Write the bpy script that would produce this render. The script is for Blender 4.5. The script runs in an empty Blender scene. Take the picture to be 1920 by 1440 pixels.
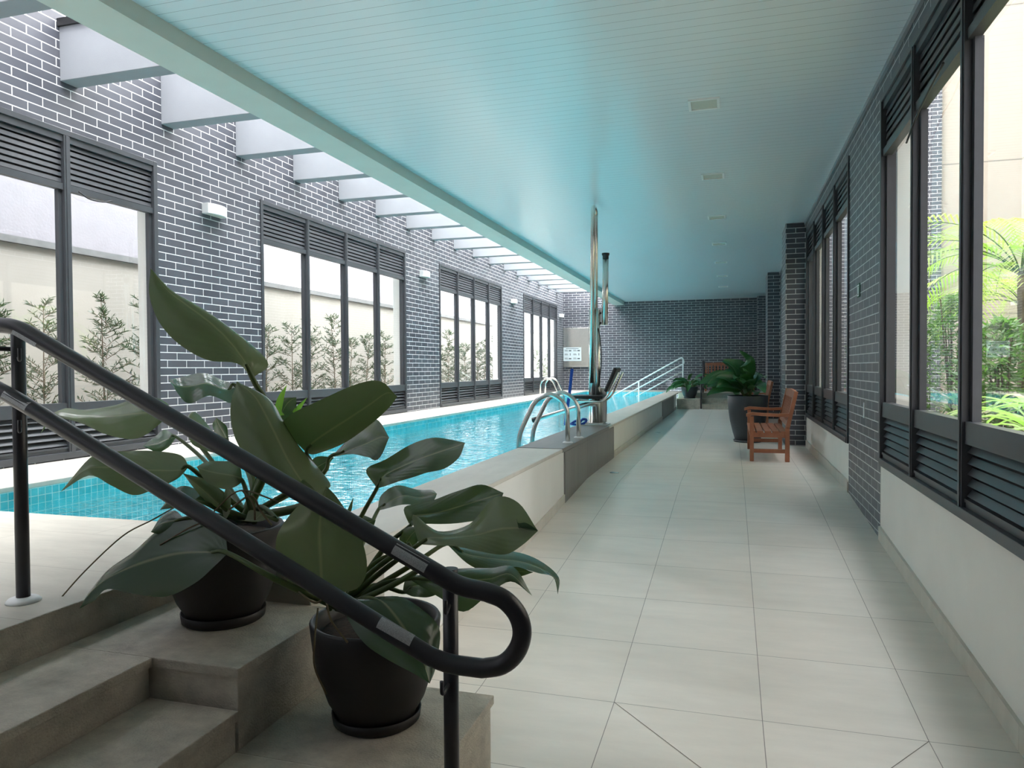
import bpy, bmesh, math, random
from mathutils import Vector, Matrix
PI = math.pi
C = bpy.context.scene.collection
V = Vector
rnd = random.Random(7)

# ------------------------------------------------------------------ camera model
F = 1371.1
YAW, PITCH, ROLL = .29076, -.02138, -.00621
CAMZ = 1.384
def cam_axes():
    cy, sy, cp, sp = math.cos(YAW), math.sin(YAW), math.cos(PITCH), math.sin(PITCH)
    f = V((-sy*cp, cy*cp, sp)); r = V((cy, sy, 0)); u = r.cross(f)
    c, s = math.cos(ROLL), math.sin(ROLL)
    return c*r+s*u, -s*r+c*u, f
CR, CU, CF = cam_axes()
def at(px, py, Y):
    """point of the place at distance Y along the room, measured off the photograph"""
    d = CR*((px-960)/F) - CU*((py-720)/F) + CF
    return d*(Y/d.y) + V((0, 0, CAMZ))
def onz(px, py, z):
    d = CR*((px-960)/F) - CU*((py-720)/F) + CF
    return d*((z-CAMZ)/d.z) + V((0, 0, CAMZ))
cam_d = bpy.data.cameras.new('camera'); cam = bpy.data.objects.new('camera', cam_d); C.objects.link(cam)
cam.matrix_world = Matrix(((CR.x, CU.x, -CF.x, 0), (CR.y, CU.y, -CF.y, 0), (CR.z, CU.z, -CF.z, CAMZ), (0, 0, 0, 1)))
cam_d.sensor_width = 36; cam_d.lens = F/1920*36; cam_d.clip_start = .02; cam_d.clip_end = 300
sc = bpy.context.scene
sc.camera = cam
sc.view_settings.view_transform = 'Standard'; sc.view_settings.look = 'None'
sc.view_settings.gamma = 1; sc.view_settings.use_curve_mapping = False
sc.view_settings.exposure = 1.4
sc.cycles.use_denoising = True
sc.cycles.max_bounces = 12; sc.cycles.diffuse_bounces = 7; sc.cycles.glossy_bounces = 4
sc.cycles.transparent_max_bounces = 16; sc.cycles.caustics_reflective = False; sc.cycles.caustics_refractive = False
sc.cycles.sample_clamp_indirect = 20

# ------------------------------------------------------------------ materials
def mat(name):
    m = bpy.data.materials.new(name); m.use_nodes = True
    nt = m.node_tree; b = nt.nodes['Principled BSDF']
    return m, nt, b
def nd(nt, t, **k):
    n = nt.nodes.new(t)
    for a, v in k.items():
        if a.startswith('i_'): n.inputs[a[2:].replace('_', ' ')].default_value = v
        else: setattr(n, a, v)
    return n
def rgb(r, g, b): # sRGB 0-255 -> linear
    f = lambda c: ((c/255+.055)/1.055)**2.4 if c > 10 else c/255/12.92
    return (f(r), f(g), f(b), 1)
def simple(name, col, rough=.5, metal=0, noise=0, nscale=8, bump=0, bscale=60, spec=None):
    m, nt, b = mat(name)
    b.inputs['Base Color'].default_value = col; b.inputs['Roughness'].default_value = rough
    b.inputs['Metallic'].default_value = metal
    if spec is not None: b.inputs['Specular IOR Level'].default_value = spec
    tc = nd(nt, 'ShaderNodeTexCoord')
    if noise:
        n = nd(nt, 'ShaderNodeTexNoise', i_Scale=nscale, i_Detail=6.0)
        nt.links.new(tc.outputs['Object'], n.inputs['Vector'])
        r = nd(nt, 'ShaderNodeMapRange'); r.inputs['To Min'].default_value = 1-noise; r.inputs['To Max'].default_value = 1+noise
        r.inputs['From Min'].default_value = .25; r.inputs['From Max'].default_value = .75
        mx = nd(nt, 'ShaderNodeVectorMath', operation='SCALE'); mx.inputs[0].default_value = col[:3]
        nt.links.new(n.outputs['Fac'], r.inputs['Value']); nt.links.new(r.outputs[0], mx.inputs['Scale'])
        nt.links.new(mx.outputs[0], b.inputs['Base Color'])
    if bump:
        n = nd(nt, 'ShaderNodeTexNoise', i_Scale=bscale, i_Detail=5.0)
        nt.links.new(tc.outputs['Object'], n.inputs['Vector'])
        bp = nd(nt, 'ShaderNodeBump', i_Strength=bump, i_Distance=.004)
        nt.links.new(n.outputs['Fac'], bp.inputs['Height']); nt.links.new(bp.outputs[0], b.inputs['Normal'])
    return m
def bricky(name, c1, c2, cm, w, h, ms, off=.5, rough=.4, shift=(0, 0), bump=.4, vary=.12, stain=0, stretch=(1, 1), nscale=3, dist=.004, spec=.5, streak=0, rough_m=None):
    """courses of bricks / tiles / planks laid on the metre-scaled UV map"""
    m, nt, b = mat(name); L = nt.links.new
    uv = nd(nt, 'ShaderNodeUVMap')
    mp = nd(nt, 'ShaderNodeMapping'); mp.inputs['Location'].default_value = (-shift[0]+100*w, -shift[1]+100*h, 0)
    L(uv.outputs[0], mp.inputs['Vector'])
    br = nd(nt, 'ShaderNodeTexBrick', offset=off, squash=1.0); br.offset_frequency = 2
    br.inputs['Scale'].default_value = 1; br.inputs['Brick Width'].default_value = w; br.inputs['Row Height'].default_value = h
    br.inputs['Mortar Size'].default_value = ms; br.inputs['Mortar Smooth'].default_value = .15
    br.inputs['Color1'].default_value = c1; br.inputs['Color2'].default_value = c2; br.inputs['Mortar'].default_value = cm
    L(mp.outputs[0], br.inputs['Vector'])
    col = br.outputs['Color']
    if vary:
        mp2 = nd(nt, 'ShaderNodeMapping'); mp2.inputs['Scale'].default_value = (stretch[0], stretch[1], 1)
        L(uv.outputs[0], mp2.inputs['Vector'])
        n = nd(nt, 'ShaderNodeTexNoise', i_Scale=nscale, i_Detail=8.0, i_Roughness=.65); L(mp2.outputs[0], n.inputs['Vector'])
        r = nd(nt, 'ShaderNodeMapRange'); r.inputs['From Min'].default_value = .3; r.inputs['From Max'].default_value = .7
        r.inputs['To Min'].default_value = 1-vary; r.inputs['To Max'].default_value = 1+vary
        L(n.outputs['Fac'], r.inputs['Value'])
        mx = nd(nt, 'ShaderNodeVectorMath', operation='SCALE'); L(col, mx.inputs[0]); L(r.outputs[0], mx.inputs['Scale'])
        col = mx.outputs[0]
    L(col, b.inputs['Base Color'])
    b.inputs['Specular IOR Level'].default_value = spec
    if rough_m is None: b.inputs['Roughness'].default_value = rough
    else:
        rr = nd(nt, 'ShaderNodeMapRange'); rr.inputs['To Min'].default_value = rough; rr.inputs['To Max'].default_value = rough_m
        L(br.outputs['Fac'], rr.inputs['Value']); L(rr.outputs[0], b.inputs['Roughness'])
    if bump:
        iv = nd(nt, 'ShaderNodeMath', operation='SUBTRACT'); iv.inputs[0].default_value = 1; L(br.outputs['Fac'], iv.inputs[1])
        hgt = iv.outputs[0]
        if streak:
            n2 = nd(nt, 'ShaderNodeTexNoise', i_Scale=nscale*14, i_Detail=6.0); L(mp2.outputs[0] if vary else uv.outputs[0], n2.inputs['Vector'])
            ad = nd(nt, 'ShaderNodeMath', operation='MULTIPLY_ADD'); L(n2.outputs['Fac'], ad.inputs[0]); ad.inputs[1].default_value = streak; L(hgt, ad.inputs[2])
            hgt = ad.outputs[0]
        bp = nd(nt, 'ShaderNodeBump', i_Strength=bump, i_Distance=dist); L(hgt, bp.inputs['Height']); L(bp.outputs[0], b.inputs['Normal'])
    return m
def leafy(name, top, under, rough=.35, trans=.25, rib=0):
    m, nt, b = mat(name); L = nt.links.new
    geo = nd(nt, 'ShaderNodeNewGeometry')
    mx = nd(nt, 'ShaderNodeMix', data_type='RGBA'); mx.inputs['A'].default_value = top; mx.inputs['B'].default_value = under
    L(geo.outputs['Backfacing'], mx.inputs['Factor'])
    col = mx.outputs['Result']
    uv = nd(nt, 'ShaderNodeUVMap')
    if rib:
        sp = nd(nt, 'ShaderNodeSeparateXYZ'); L(uv.outputs[0], sp.inputs[0])
        ab = nd(nt, 'ShaderNodeMath', operation='ABSOLUTE'); L(sp.outputs['X'], ab.inputs[0])
        lt = nd(nt, 'ShaderNodeMapRange'); lt.inputs['From Min'].default_value = .0; lt.inputs['From Max'].default_value = .06
        lt.inputs['To Min'].default_value = .75; lt.inputs['To Max'].default_value = 0; L(ab.outputs[0], lt.inputs['Value'])
        m2 = nd(nt, 'ShaderNodeMix', data_type='RGBA'); m2.inputs['B'].default_value = (under[0]*1.9, under[1]*1.7, under[2]*1.6, 1)
        L(lt.outputs[0], m2.inputs['Factor']); L(col, m2.inputs['A']); col = m2.outputs['Result']
        # side veins as a gentle bump
        ad = nd(nt, 'ShaderNodeMath', operation='MULTIPLY_ADD'); L(ab.outputs[0], ad.inputs[0]); ad.inputs[1].default_value = -.5; L(sp.outputs['Y'], ad.inputs[2])
        sn = nd(nt, 'ShaderNodeMath', operation='MULTIPLY'); L(ad.outputs[0], sn.inputs[0]); sn.inputs[1].default_value = 60
        s2 = nd(nt, 'ShaderNodeMath', operation='SINE'); L(sn.outputs[0], s2.inputs[0])
        bp = nd(nt, 'ShaderNodeBump', i_Strength=.05, i_Distance=.002); L(s2.outputs[0], bp.inputs['Height']); L(bp.outputs[0], b.inputs['Normal'])
    L(col, b.inputs['Base Color']); b.inputs['Roughness'].default_value = rough
    tr = nd(nt, 'ShaderNodeBsdfTranslucent'); tr.inputs['Color'].default_value = (under[0]*1.5, under[1]*2.2, under[2]*.9, 1)
    ms = nd(nt, 'ShaderNodeMixShader'); ms.inputs[0].default_value = trans
    out = nt.nodes['Material Output']
    L(b.outputs[0], ms.inputs[1]); L(tr.outputs[0], ms.inputs[2]); L(ms.outputs[0], out.inputs['Surface'])
    return m
def clear(name, tint, rough=.02, ior=1.5, bump=0, bscale=(3, 9), reflect=1.0, f0k=1):
    """window glass and pool water: fresnel mix of see-through and mirror"""
    m, nt, b = mat(name); L = nt.links.new; nt.nodes.remove(b)
    out = nt.nodes['Material Output']
    t = nd(nt, 'ShaderNodeBsdfTransparent'); t.inputs[0].default_value = tint
    g = nd(nt, 'ShaderNodeBsdfGlossy'); g.inputs['Roughness'].default_value = rough; g.inputs[0].default_value = (reflect, reflect, reflect, 1)
    f0 = ((ior-1)/(ior+1))**2*f0k
    fr = nd(nt, 'ShaderNodeLayerWeight'); fr.inputs['Blend'].default_value = .5
    pw = nd(nt, 'ShaderNodeMath', operation='POWER'); L(fr.outputs['Facing'], pw.inputs[0]); pw.inputs[1].default_value = 5
    ma = nd(nt, 'ShaderNodeMath', operation='MULTIPLY_ADD', use_clamp=True); L(pw.outputs[0], ma.inputs[0]); ma.inputs[1].default_value = 1-f0; ma.inputs[2].default_value = f0
    ms = nd(nt, 'ShaderNodeMixShader')
    L(ma.outputs[0], ms.inputs[0]); L(t.outputs[0], ms.inputs[1]); L(g.outputs[0], ms.inputs[2]); L(ms.outputs[0], out.inputs['Surface'])
    if bump:
        tc = nd(nt, 'ShaderNodeTexCoord'); mp = nd(nt, 'ShaderNodeMapping'); mp.inputs['Scale'].default_value = (bscale[0], bscale[1], 1)
        L(tc.outputs['Object'], mp.inputs['Vector'])
        n = nd(nt, 'ShaderNodeTexNoise', i_Scale=1.0, i_Detail=3.0, i_Distortion=.6); L(mp.outputs[0], n.inputs['Vector'])
        bp = nd(nt, 'ShaderNodeBump', i_Strength=bump, i_Distance=.05); L(n.outputs['Fac'], bp.inputs['Height'])
        L(bp.outputs[0], g.inputs['Normal']); L(bp.outputs[0], fr.inputs['Normal'])
    return m

M = {}
BR = dict(w=.2475, h=.0705, ms=.0042, rough=.42, bump=.5, vary=.16, nscale=2.2, rough_m=.8)
M['brick'] = bricky('dark_brick', rgb(68, 70, 78), rgb(82, 83, 90), rgb(205, 205, 205), **BR)
M['tile'] = bricky('walkway_tile', rgb(216, 207, 197), rgb(220, 212, 203), rgb(126, 119, 112), .581, .581, .0016, off=0, rough=.34, shift=(.119, 2.99), bump=.25, vary=.07, stretch=(.8, 3), nscale=2.6, dist=.002)
M['deckstone'] = bricky('deck_stone', rgb(180, 174, 162), rgb(170, 164, 151), rgb(140, 133, 122), .9, .45, .0014, off=.35, rough=.5, shift=(.1, .2), bump=.35, vary=.13, stretch=(1, 3.5), nscale=3, streak=.35, dist=.003)
M['stepstone'] = bricky('step_stone', rgb(188, 180, 166), rgb(188, 180, 166), rgb(206, 198, 186), 200, .9, .002, off=0, rough=.55, shift=(.37, 1.664), bump=.6, vary=.26, stretch=(1.7, 2), nscale=6, streak=1.2, dist=.006)
M['coping'] = bricky('coping_stone', rgb(200, 194, 183), rgb(192, 186, 175), rgb(160, 153, 140), 3, .9, .0014, off=0, rough=.42, bump=.25, vary=.09, stretch=(2.5, .8), nscale=3, dist=.002)
M['greystone'] = bricky('grey_stone', rgb(122, 120, 117), rgb(112, 110, 108), rgb(100, 98, 96), .9, 1.2, .0014, off=0, rough=.4, bump=.2, vary=.12, stretch=(6, .6), nscale=2, dist=.002)
M['pooltile'] = bricky('pool_mosaic', rgb(62, 190, 204), rgb(112, 212, 220), rgb(208, 234, 234), .05, .05, .0025, off=0, rough=.18, bump=.15, vary=.2, nscale=9, dist=.001)
M['plank'] = bricky('ceiling_plank', rgb(220, 227, 231), rgb(220, 227, 231), rgb(128, 134, 138), 90, .0955, .0013, off=0, rough=.24, bump=.5, vary=0, shift=(45, 3.319), dist=.004, spec=.45)
M['white'] = simple('white_paint', rgb(222, 220, 214), .6, noise=.04, nscale=3, bump=.12, bscale=140)
M['concrete'] = simple('painted_concrete', rgb(146, 149, 153), .6, noise=.05, nscale=4, bump=.15, bscale=90)
M['greybeam'] = simple('grey_green_paint', rgb(196, 200, 192), .55, noise=.03, nscale=4)
M['alu'] = simple('charcoal_aluminium', rgb(64, 66, 70), .38, .0, noise=.06, nscale=20, spec=.5)
M['aludark'] = simple('black_gasket', rgb(20, 21, 23), .5)
M['glass'] = clear('window_glass', (.93, .96, .955, 1), .005, 1.5, f0k=2)
M['water'] = clear('pool_water', (.74, .965, .98, 1), .03, 1.33, bump=.3, bscale=(6, 10))
M['steel'] = simple('stainless_steel', (.62, .61, .58, 1), .27, 1)
M['chrome'] = simple('polished_steel', (.72, .70, .65, 1), .24, 1)
M['whitepipe'] = simple('white_enamel_pipe', rgb(226, 228, 228), .3)
M['black'] = simple('black_plastic', rgb(24, 24, 26), .42)
M['rail'] = simple('black_painted_steel', rgb(42, 42, 48), .33, noise=.05, nscale=20)
M['pot'] = simple('black_pot', rgb(36, 34, 35), .5, noise=.1, nscale=6)
M['potgrey'] = simple('slate_pot', rgb(48, 54, 60), .5, noise=.06, nscale=6)
M['soil'] = simple('potting_soil', rgb(60, 46, 36), .9, noise=.5, nscale=60, bump=1, bscale=80)
M['wood'] = simple('eucalyptus_wood', rgb(152, 96, 70), .45, noise=.2, nscale=12)
M['blue'] = simple('blue_webbing', rgb(22, 70, 160), .6, noise=.1, nscale=50)
M['whiteplastic'] = simple('white_plastic', rgb(228, 229, 228), .4)
M['diffuser'] = simple('lamp_diffuser', rgb(196, 194, 182), .5)
M['label'] = simple('braille_plate', rgb(176, 178, 180), .4, .3, noise=.55, nscale=700)
M['leaf'] = leafy('philodendron_leaf', rgb(64, 84, 70), rgb(116, 125, 98), .2, .12, rib=1)
M['petiole'] = simple('green_petiole', rgb(74, 92, 44), .45, noise=.15, nscale=14)
M['root'] = simple('aerial_root', rgb(108, 96, 70), .8)
M['spear'] = leafy('young_leaf', rgb(142, 178, 70), rgb(150, 186, 84), .4, .3)
M['bigleaf'] = leafy('dark_broad_leaf', rgb(48, 96, 60), rgb(62, 104, 62), .35, .12, rib=1)
M['needle'] = leafy('podocarpus_needle', rgb(44, 56, 40), rgb(50, 64, 46), .5, .2)
M['palm'] = leafy('palm_leaflet', rgb(126, 142, 56), rgb(138, 152, 74), .5, .3)
M['strap'] = leafy('strap_leaf', rgb(140, 158, 96), rgb(150, 166, 106), .5, .35)
M['shrubleaf'] = leafy('garden_shrub_leaf', rgb(78, 104, 60), rgb(96, 120, 74), .5, .3)
M['bark'] = simple('bark', rgb(104, 92, 76), .9, noise=.3, nscale=20)
M['stucco'] = simple('rough_white_stucco', rgb(118, 115, 120), .9, noise=.06, nscale=5, bump=.5, bscale=30)
M['beigewall'] = simple('beige_render', rgb(150, 145, 138), .9, noise=.05, nscale=2, bump=.2, bscale=40)
M['cap'] = simple('wall_capping', rgb(96, 96, 96), .7, noise=.2, nscale=9)
M['cream'] = bricky('cream_facade', rgb(158, 148, 136), rgb(156, 146, 134), rgb(120, 112, 104), 60, 2.72, .012, off=0, rough=.9, bump=.2, vary=.04, shift=(0, 5.03))
M['ground'] = simple('garden_soil', rgb(120, 112, 92), .95, noise=.3, nscale=3)
M['paving'] = simple('alley_paving', rgb(150, 146, 140), .9, noise=.1, nscale=3)
M['grout'] = simple('dark_grout', rgb(112, 104, 96), .8)
M['ink'] = simple('printed_ink', rgb(70, 76, 80), .6)
M['notice'] = simple('notice_sheet', rgb(206, 214, 216), .5)
M['exitgreen'] = simple('exit_sign_green', rgb(30, 92, 66), .5)

# ------------------------------------------------------------------ mesh builder
class MB:
    def __init__(s): s.v = []; s.f = []; s.m = []; s.sm = []; s.uv = {}
    def add(s, vs, fs, mi=0, smooth=False, uvs=None):
        o = len(s.v); s.v += [V(p) for p in vs]
        for k, f in enumerate(fs):
            if uvs: s.uv[len(s.f)] = [uvs[i] for i in f]
            s.f.append([i+o for i in f]); s.m.append(mi); s.sm.append(smooth)
        return s
    def box(s, x0, x1, y0, y1, z0, z1, mi=0):
        vs = [(x, y, z) for x in (x0, x1) for y in (y0, y1) for z in (z0, z1)]
        return s.add(vs, [(0, 1, 3, 2), (4, 6, 7, 5), (0, 4, 5, 1), (2, 3, 7, 6), (0, 2, 6, 4), (1, 5, 7, 3)], mi)
    def obox(s, c, ax, ay, az, mi=0):
        c, ax, ay, az = V(c), V(ax), V(ay), V(az)
        vs = [c+ax*i+ay*j+az*k for i in (-1, 1) for j in (-1, 1) for k in (-1, 1)]
        return s.add(vs, [(0, 1, 3, 2), (4, 6, 7, 5), (0, 4, 5, 1), (2, 3, 7, 6), (0, 2, 6, 4), (1, 5, 7, 3)], mi)
    def bar(s, p, q, w, t, up=(0, 0, 1), mi=0):
        p, q = V(p), V(q); d = (q-p); l = d.length; d = d/l
        u = V(up); sd = d.cross(u)
        if sd.length < 1e-5: sd = d.cross(V((1, 0, 0)))
        sd.normalize(); u = sd.cross(d)
        return s.obox((p+q)/2, d*(l/2), sd*(w/2), u*(t/2), mi)
    def tube(s, pts, r, n=12, mi=0, cap=True, flat=None):
        pts = [V(p) for p in pts]; rs = r if isinstance(r, (list, tuple)) else [r]*len(pts)
        t0 = (pts[1]-pts[0]).normalized()
        a = V((0, 0, 1)) if abs(t0.z) < .9 else V((1, 0, 0))
        u = t0.cross(a).normalized(); vs = []
        for i, p in enumerate(pts):
            t = (pts[min(i+1, len(pts)-1)]-pts[max(i-1, 0)]).normalized()
            u = (u-t*u.dot(t)).normalized(); w = t.cross(u)
            for k in range(n):
                an = 2*PI*k/n
                vs.append(p+(u*math.cos(an)+w*math.sin(an)*(flat or 1))*rs[i])
        fs = []
        for i in range(len(pts)-1):
            for k in range(n):
                k2 = (k+1) % n
                fs.append((i*n+k, i*n+k2, (i+1)*n+k2, (i+1)*n+k))
        s.add(vs, fs, mi, True)
        if cap:
            o = len(s.v)-len(vs)
            s.f.append([o+k for k in reversed(range(n))]); s.m.append(mi); s.sm.append(False)
            s.f.append([o+(len(pts)-1)*n+k for k in range(n)]); s.m.append(mi); s.sm.append(False)
        return s
    def lathe(s, c, prof, n=40, mi=0):
        c = V(c); vs = []
        for r, z in prof:
            for k in range(n): vs.append(c+V((r*math.cos(2*PI*k/n), r*math.sin(2*PI*k/n), z)))
        fs = []
        for i in range(len(prof)-1):
            for k in range(n):
                k2 = (k+1) % n; fs.append((i*n+k, i*n+k2, (i+1)*n+k2, (i+1)*n+k))
        s.add(vs, fs, mi, True)
        o = len(s.v)-len(vs)
        for i, rev in ((0, True), (len(prof)-1, False)):
            if prof[i][0] > 1e-4:
                idx = [o+i*n+k for k in range(n)]
                s.f.append(idx[::-1] if rev else idx); s.m.append(mi); s.sm.append(False)
        return s
    def build(s, name, mats, parent=None, loc=(0, 0, 0), bevel=0, meter_uv=True):
        me = bpy.data.meshes.new(name)
        if not isinstance(mats, (list, tuple)): mats = [mats]
        loc = V(loc)
        me.from_pydata([p-loc for p in s.v], [], s.f)
        for m in mats: me.materials.append(m)
        ul = me.uv_layers.new(name='UVMap')
        for p in me.polygons:
            p.material_index = s.m[p.index]; p.use_smooth = s.sm[p.index]
            n = p.normal; ax = max(range(3), key=lambda i: abs(n[i]))
            for j, li in enumerate(p.loop_indices):
                if p.index in s.uv: ul.data[li].uv = s.uv[p.index][j][:2]
                else:
                    co = s.v[me.loops[li].vertex_index]
                    ul.data[li].uv = (co.y, co.z) if ax == 0 else (co.x, co.z) if ax == 1 else (co.x, co.y)
        me.update()
        o = bpy.data.objects.new(name, me); C.objects.link(o)
        if parent is not None:
            o.parent = parent; o.location = loc
        else: o.location = loc
        if bevel:
            bv = o.modifiers.new('soft_edge', 'BEVEL'); bv.width = bevel; bv.segments = 2; bv.limit_method = 'ANGLE'
        return o
def structure(o, label=None):
    o['kind'] = 'structure'
    if label: o['label'] = label
    return o
def thing(name, label, cat, loc=(0, 0, 0), rz=0, group=None):
    o = bpy.data.objects.new(name, None); C.objects.link(o); o.location = loc; o.rotation_euler = (0, 0, rz); o.empty_display_size = .1
    return tag(o, label, cat, group)
def tag(o, label, cat, group=None):
    o['label'] = label; o['category'] = cat
    if group: o['group'] = group
    return o
def dup(root, loc, rz, label, group=None):
    r = root.copy(); C.objects.link(r); r.location = loc; r.rotation_euler = (0, 0, rz); r['label'] = label
    if group: r['group'] = group
    for ch in list(root.children):
        c = ch.copy(); C.objects.link(c); c.parent = r
        for g in list(ch.children):
            d = g.copy(); C.objects.link(d); d.parent = c
    return r
def fillet(pts, r, n=8):
    pts = [V(p) for p in pts]; out = [pts[0]]
    for i in range(1, len(pts)-1):
        p, a, b = pts[i], pts[i-1], pts[i+1]
        da, db = (a-p), (b-p); ra = min(r, da.length*.49, db.length*.49)
        p0, p1 = p+da.normalized()*ra, p+db.normalized()*ra
        for k in range(n+1):
            t = k/n; out.append(p0*(1-t)**2+p*2*t*(1-t)+p1*t*t)
    out.append(pts[-1]); return out
def smoothpath(pts, n=6):
    pts = [V(p) for p in pts]; P = [pts[0]*2-pts[1]]+pts+[pts[-1]*2-pts[-2]]; out = []
    for i in range(1, len(P)-2):
        for k in range(n):
            t = k/n; a, b, c, d = P[i-1], P[i], P[i+1], P[i+2]
            out.append(.5*((2*b)+(c-a)*t+(2*a-5*b+4*c-d)*t*t+(3*b-a-3*c+d)*t**3))
    out.append(pts[-1]); return out

# ------------------------------------------------------------------ the room's measures
XL, XR, YF, YN = -4.99, 1.0, 22.3, -2.6
ZC = 3.384; ZL = .276; ZD = .69; TH = .22
ZTOP = 4.16
RAMP0, RAMP1 = 2.99, 7.2
CX = -1.39          # outer face of the pool wall
PX0, PX1, PY0, PY1, PZ = -4.19, -1.77, 2.745, 21.9, -.55
ZW = .565
def floor_z(y): return 0 if y < RAMP0 else ZL if y > RAMP1 else ZL*(y-RAMP0)/(RAMP1-RAMP0)

# floor of the walkway: flat, ramp, landing
b = MB()
ys = [YN, RAMP0, RAMP1, 19.9]
for a0, a1 in zip(ys, ys[1:]):
    b.add([(CX, a0, floor_z(a0)), (XR+.02, a0, floor_z(a0)), (XR+.02, a1, floor_z(a1)), (CX, a1, floor_z(a1))], [(0, 1, 2, 3)])
for p, q in ((V((-.462, 2.99, 0)), onz(1314, 1440, 0)), (V((.699, 2.99, 0)), onz(1672, 1440, 0))):   # mitred joints of the drainage fall
    q = p+(q-p)*1.3; d = (q-p).normalized(); s_ = V((-d.y, d.x, 0))*.0016; up = V((0, 0, .0008))
    b.add([p-s_+up, q-s_+up, q+s_+up, p+s_+up], [(0, 1, 2, 3)], 1)
structure(b.build('floor', [M['tile'], M['grout']]), 'pale beige square-tiled walkway rising as a gentle ramp beside the pool')

# ceiling over the walkway and pool, with the dropped beam along the skylight
b = MB(); b.box(-3.1, XR+TH, YN, YF, ZC, ZC+.12)
structure(b.build('ceiling', M['plank']), 'white plank ceiling over the walkway')
b = MB(); b.box(-3.40, -3.1, YN, YF, 3.28, ZTOP)
structure(b.build('trim_1', M['greybeam']), 'long grey-green beam edging the skylight')
b = MB(); b.box(XR-.022, XR, YN, YF-.7, ZC-.035, ZC)
structure(b.build('trim_2', M['concrete']), 'pale ceiling edge strip above the right windows')

def wall_y(xi, out, openings, z0, z1, y0, y1, zo0, zo1, name, label, low=None):
    """brick wall along the room with window openings, plastered reveals and outside"""
    b = MB(); xo = xi+out*TH; x0, x1 = min(xi, xo), max(xi, xo)
    def blk(a0, a1, c0, c1):
        n = len(b.f); b.box(x0, x1, a0, a1, c0, c1)
        for k in range(n, len(b.f)):
            xs = {round(b.v[i].x, 4) for i in b.f[k]}
            b.m[k] = 0 if xs == {round(xi, 4)} else 1
    y = y0
    for o0, o1 in openings:
        blk(y, o0, z0, z1); blk(o0, o1, zo1, z1)
        if low is None: blk(o0, o1, z0, zo0)
        y = o1
    blk(y, y1, z0, z1)
    return structure(b.build(name, [M['brick'], M['white']]), label)
LW = [(1.70, 5.467), (6.99, 10.76), (12.17, 15.89), (17.70, 21.41)]
RW = [(1.84, 5.61), (7.04, 10.81)]
wall_y(XL, -1, LW, -.9, ZTOP+.35, YN, YF+TH, .70, 3.27, 'wall_left', 'dark brick wall with tall windows beyond the pool')
wall_y(XR, 1, RW, -.1, ZC, YN, YF+TH, .70, 3.235, 'wall_right', 'dark brick wall with tall windows along the walkway', low=1)
b = MB()
for a0, a1 in RW: b.box(XR+.004, XR+TH, a0, a1, -.1, .695)
structure(b.build('wall_right_base', M['white']), 'low white wall under the right windows')
b = MB()
n0 = 0
b.box(XL-TH, XR+TH, YF, YF+TH, -.9, ZTOP+.35)
structure(b.build('wall_far', M['brick']), 'dark brick end wall behind the pool')
b = MB(); b.box(XL-TH, XR+TH, YN-TH, YN, -.9, ZTOP+.35)
structure(b.build('wall_near', M['brick']))
for i, (y0, y1, x0) in enumerate(((10.93, 11.68, .735), (16.45, 17.4, .75), (21.75, YF, .72))):
    b = MB(); b.box(x0, XR, y0, y1, 0, ZC)
    b2 = b.build('pillar', M['brick'])
    structure(b2, ('dark brick pillar beside the nearest bench', 'dark brick pillar beyond the big planter', 'dark brick pillar in the far corner')[i])
# skirting on the right
b = MB()
for a0, a1 in RW:
    cuts = [a0]+[y for y in (RAMP0, RAMP1) if a0 < y < a1]+[a1]
    for c0, c1 in zip(cuts, cuts[1:]):
        vs = []
        for y in (c0, c1):
            z = floor_z(y); vs += [(XR-.012, y, z-.02), (XR+.004, y, z-.02), (XR+.004, y, z+.095), (XR-.012, y, z+.095)]
        b.add(vs, [(0, 4, 7, 3), (3, 7, 6, 2), (0, 3, 2, 1), (4, 5, 6, 7)])
structure(b.build('baseboard_right', M['coping']), 'beige tile skirting under the right windows')

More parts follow.
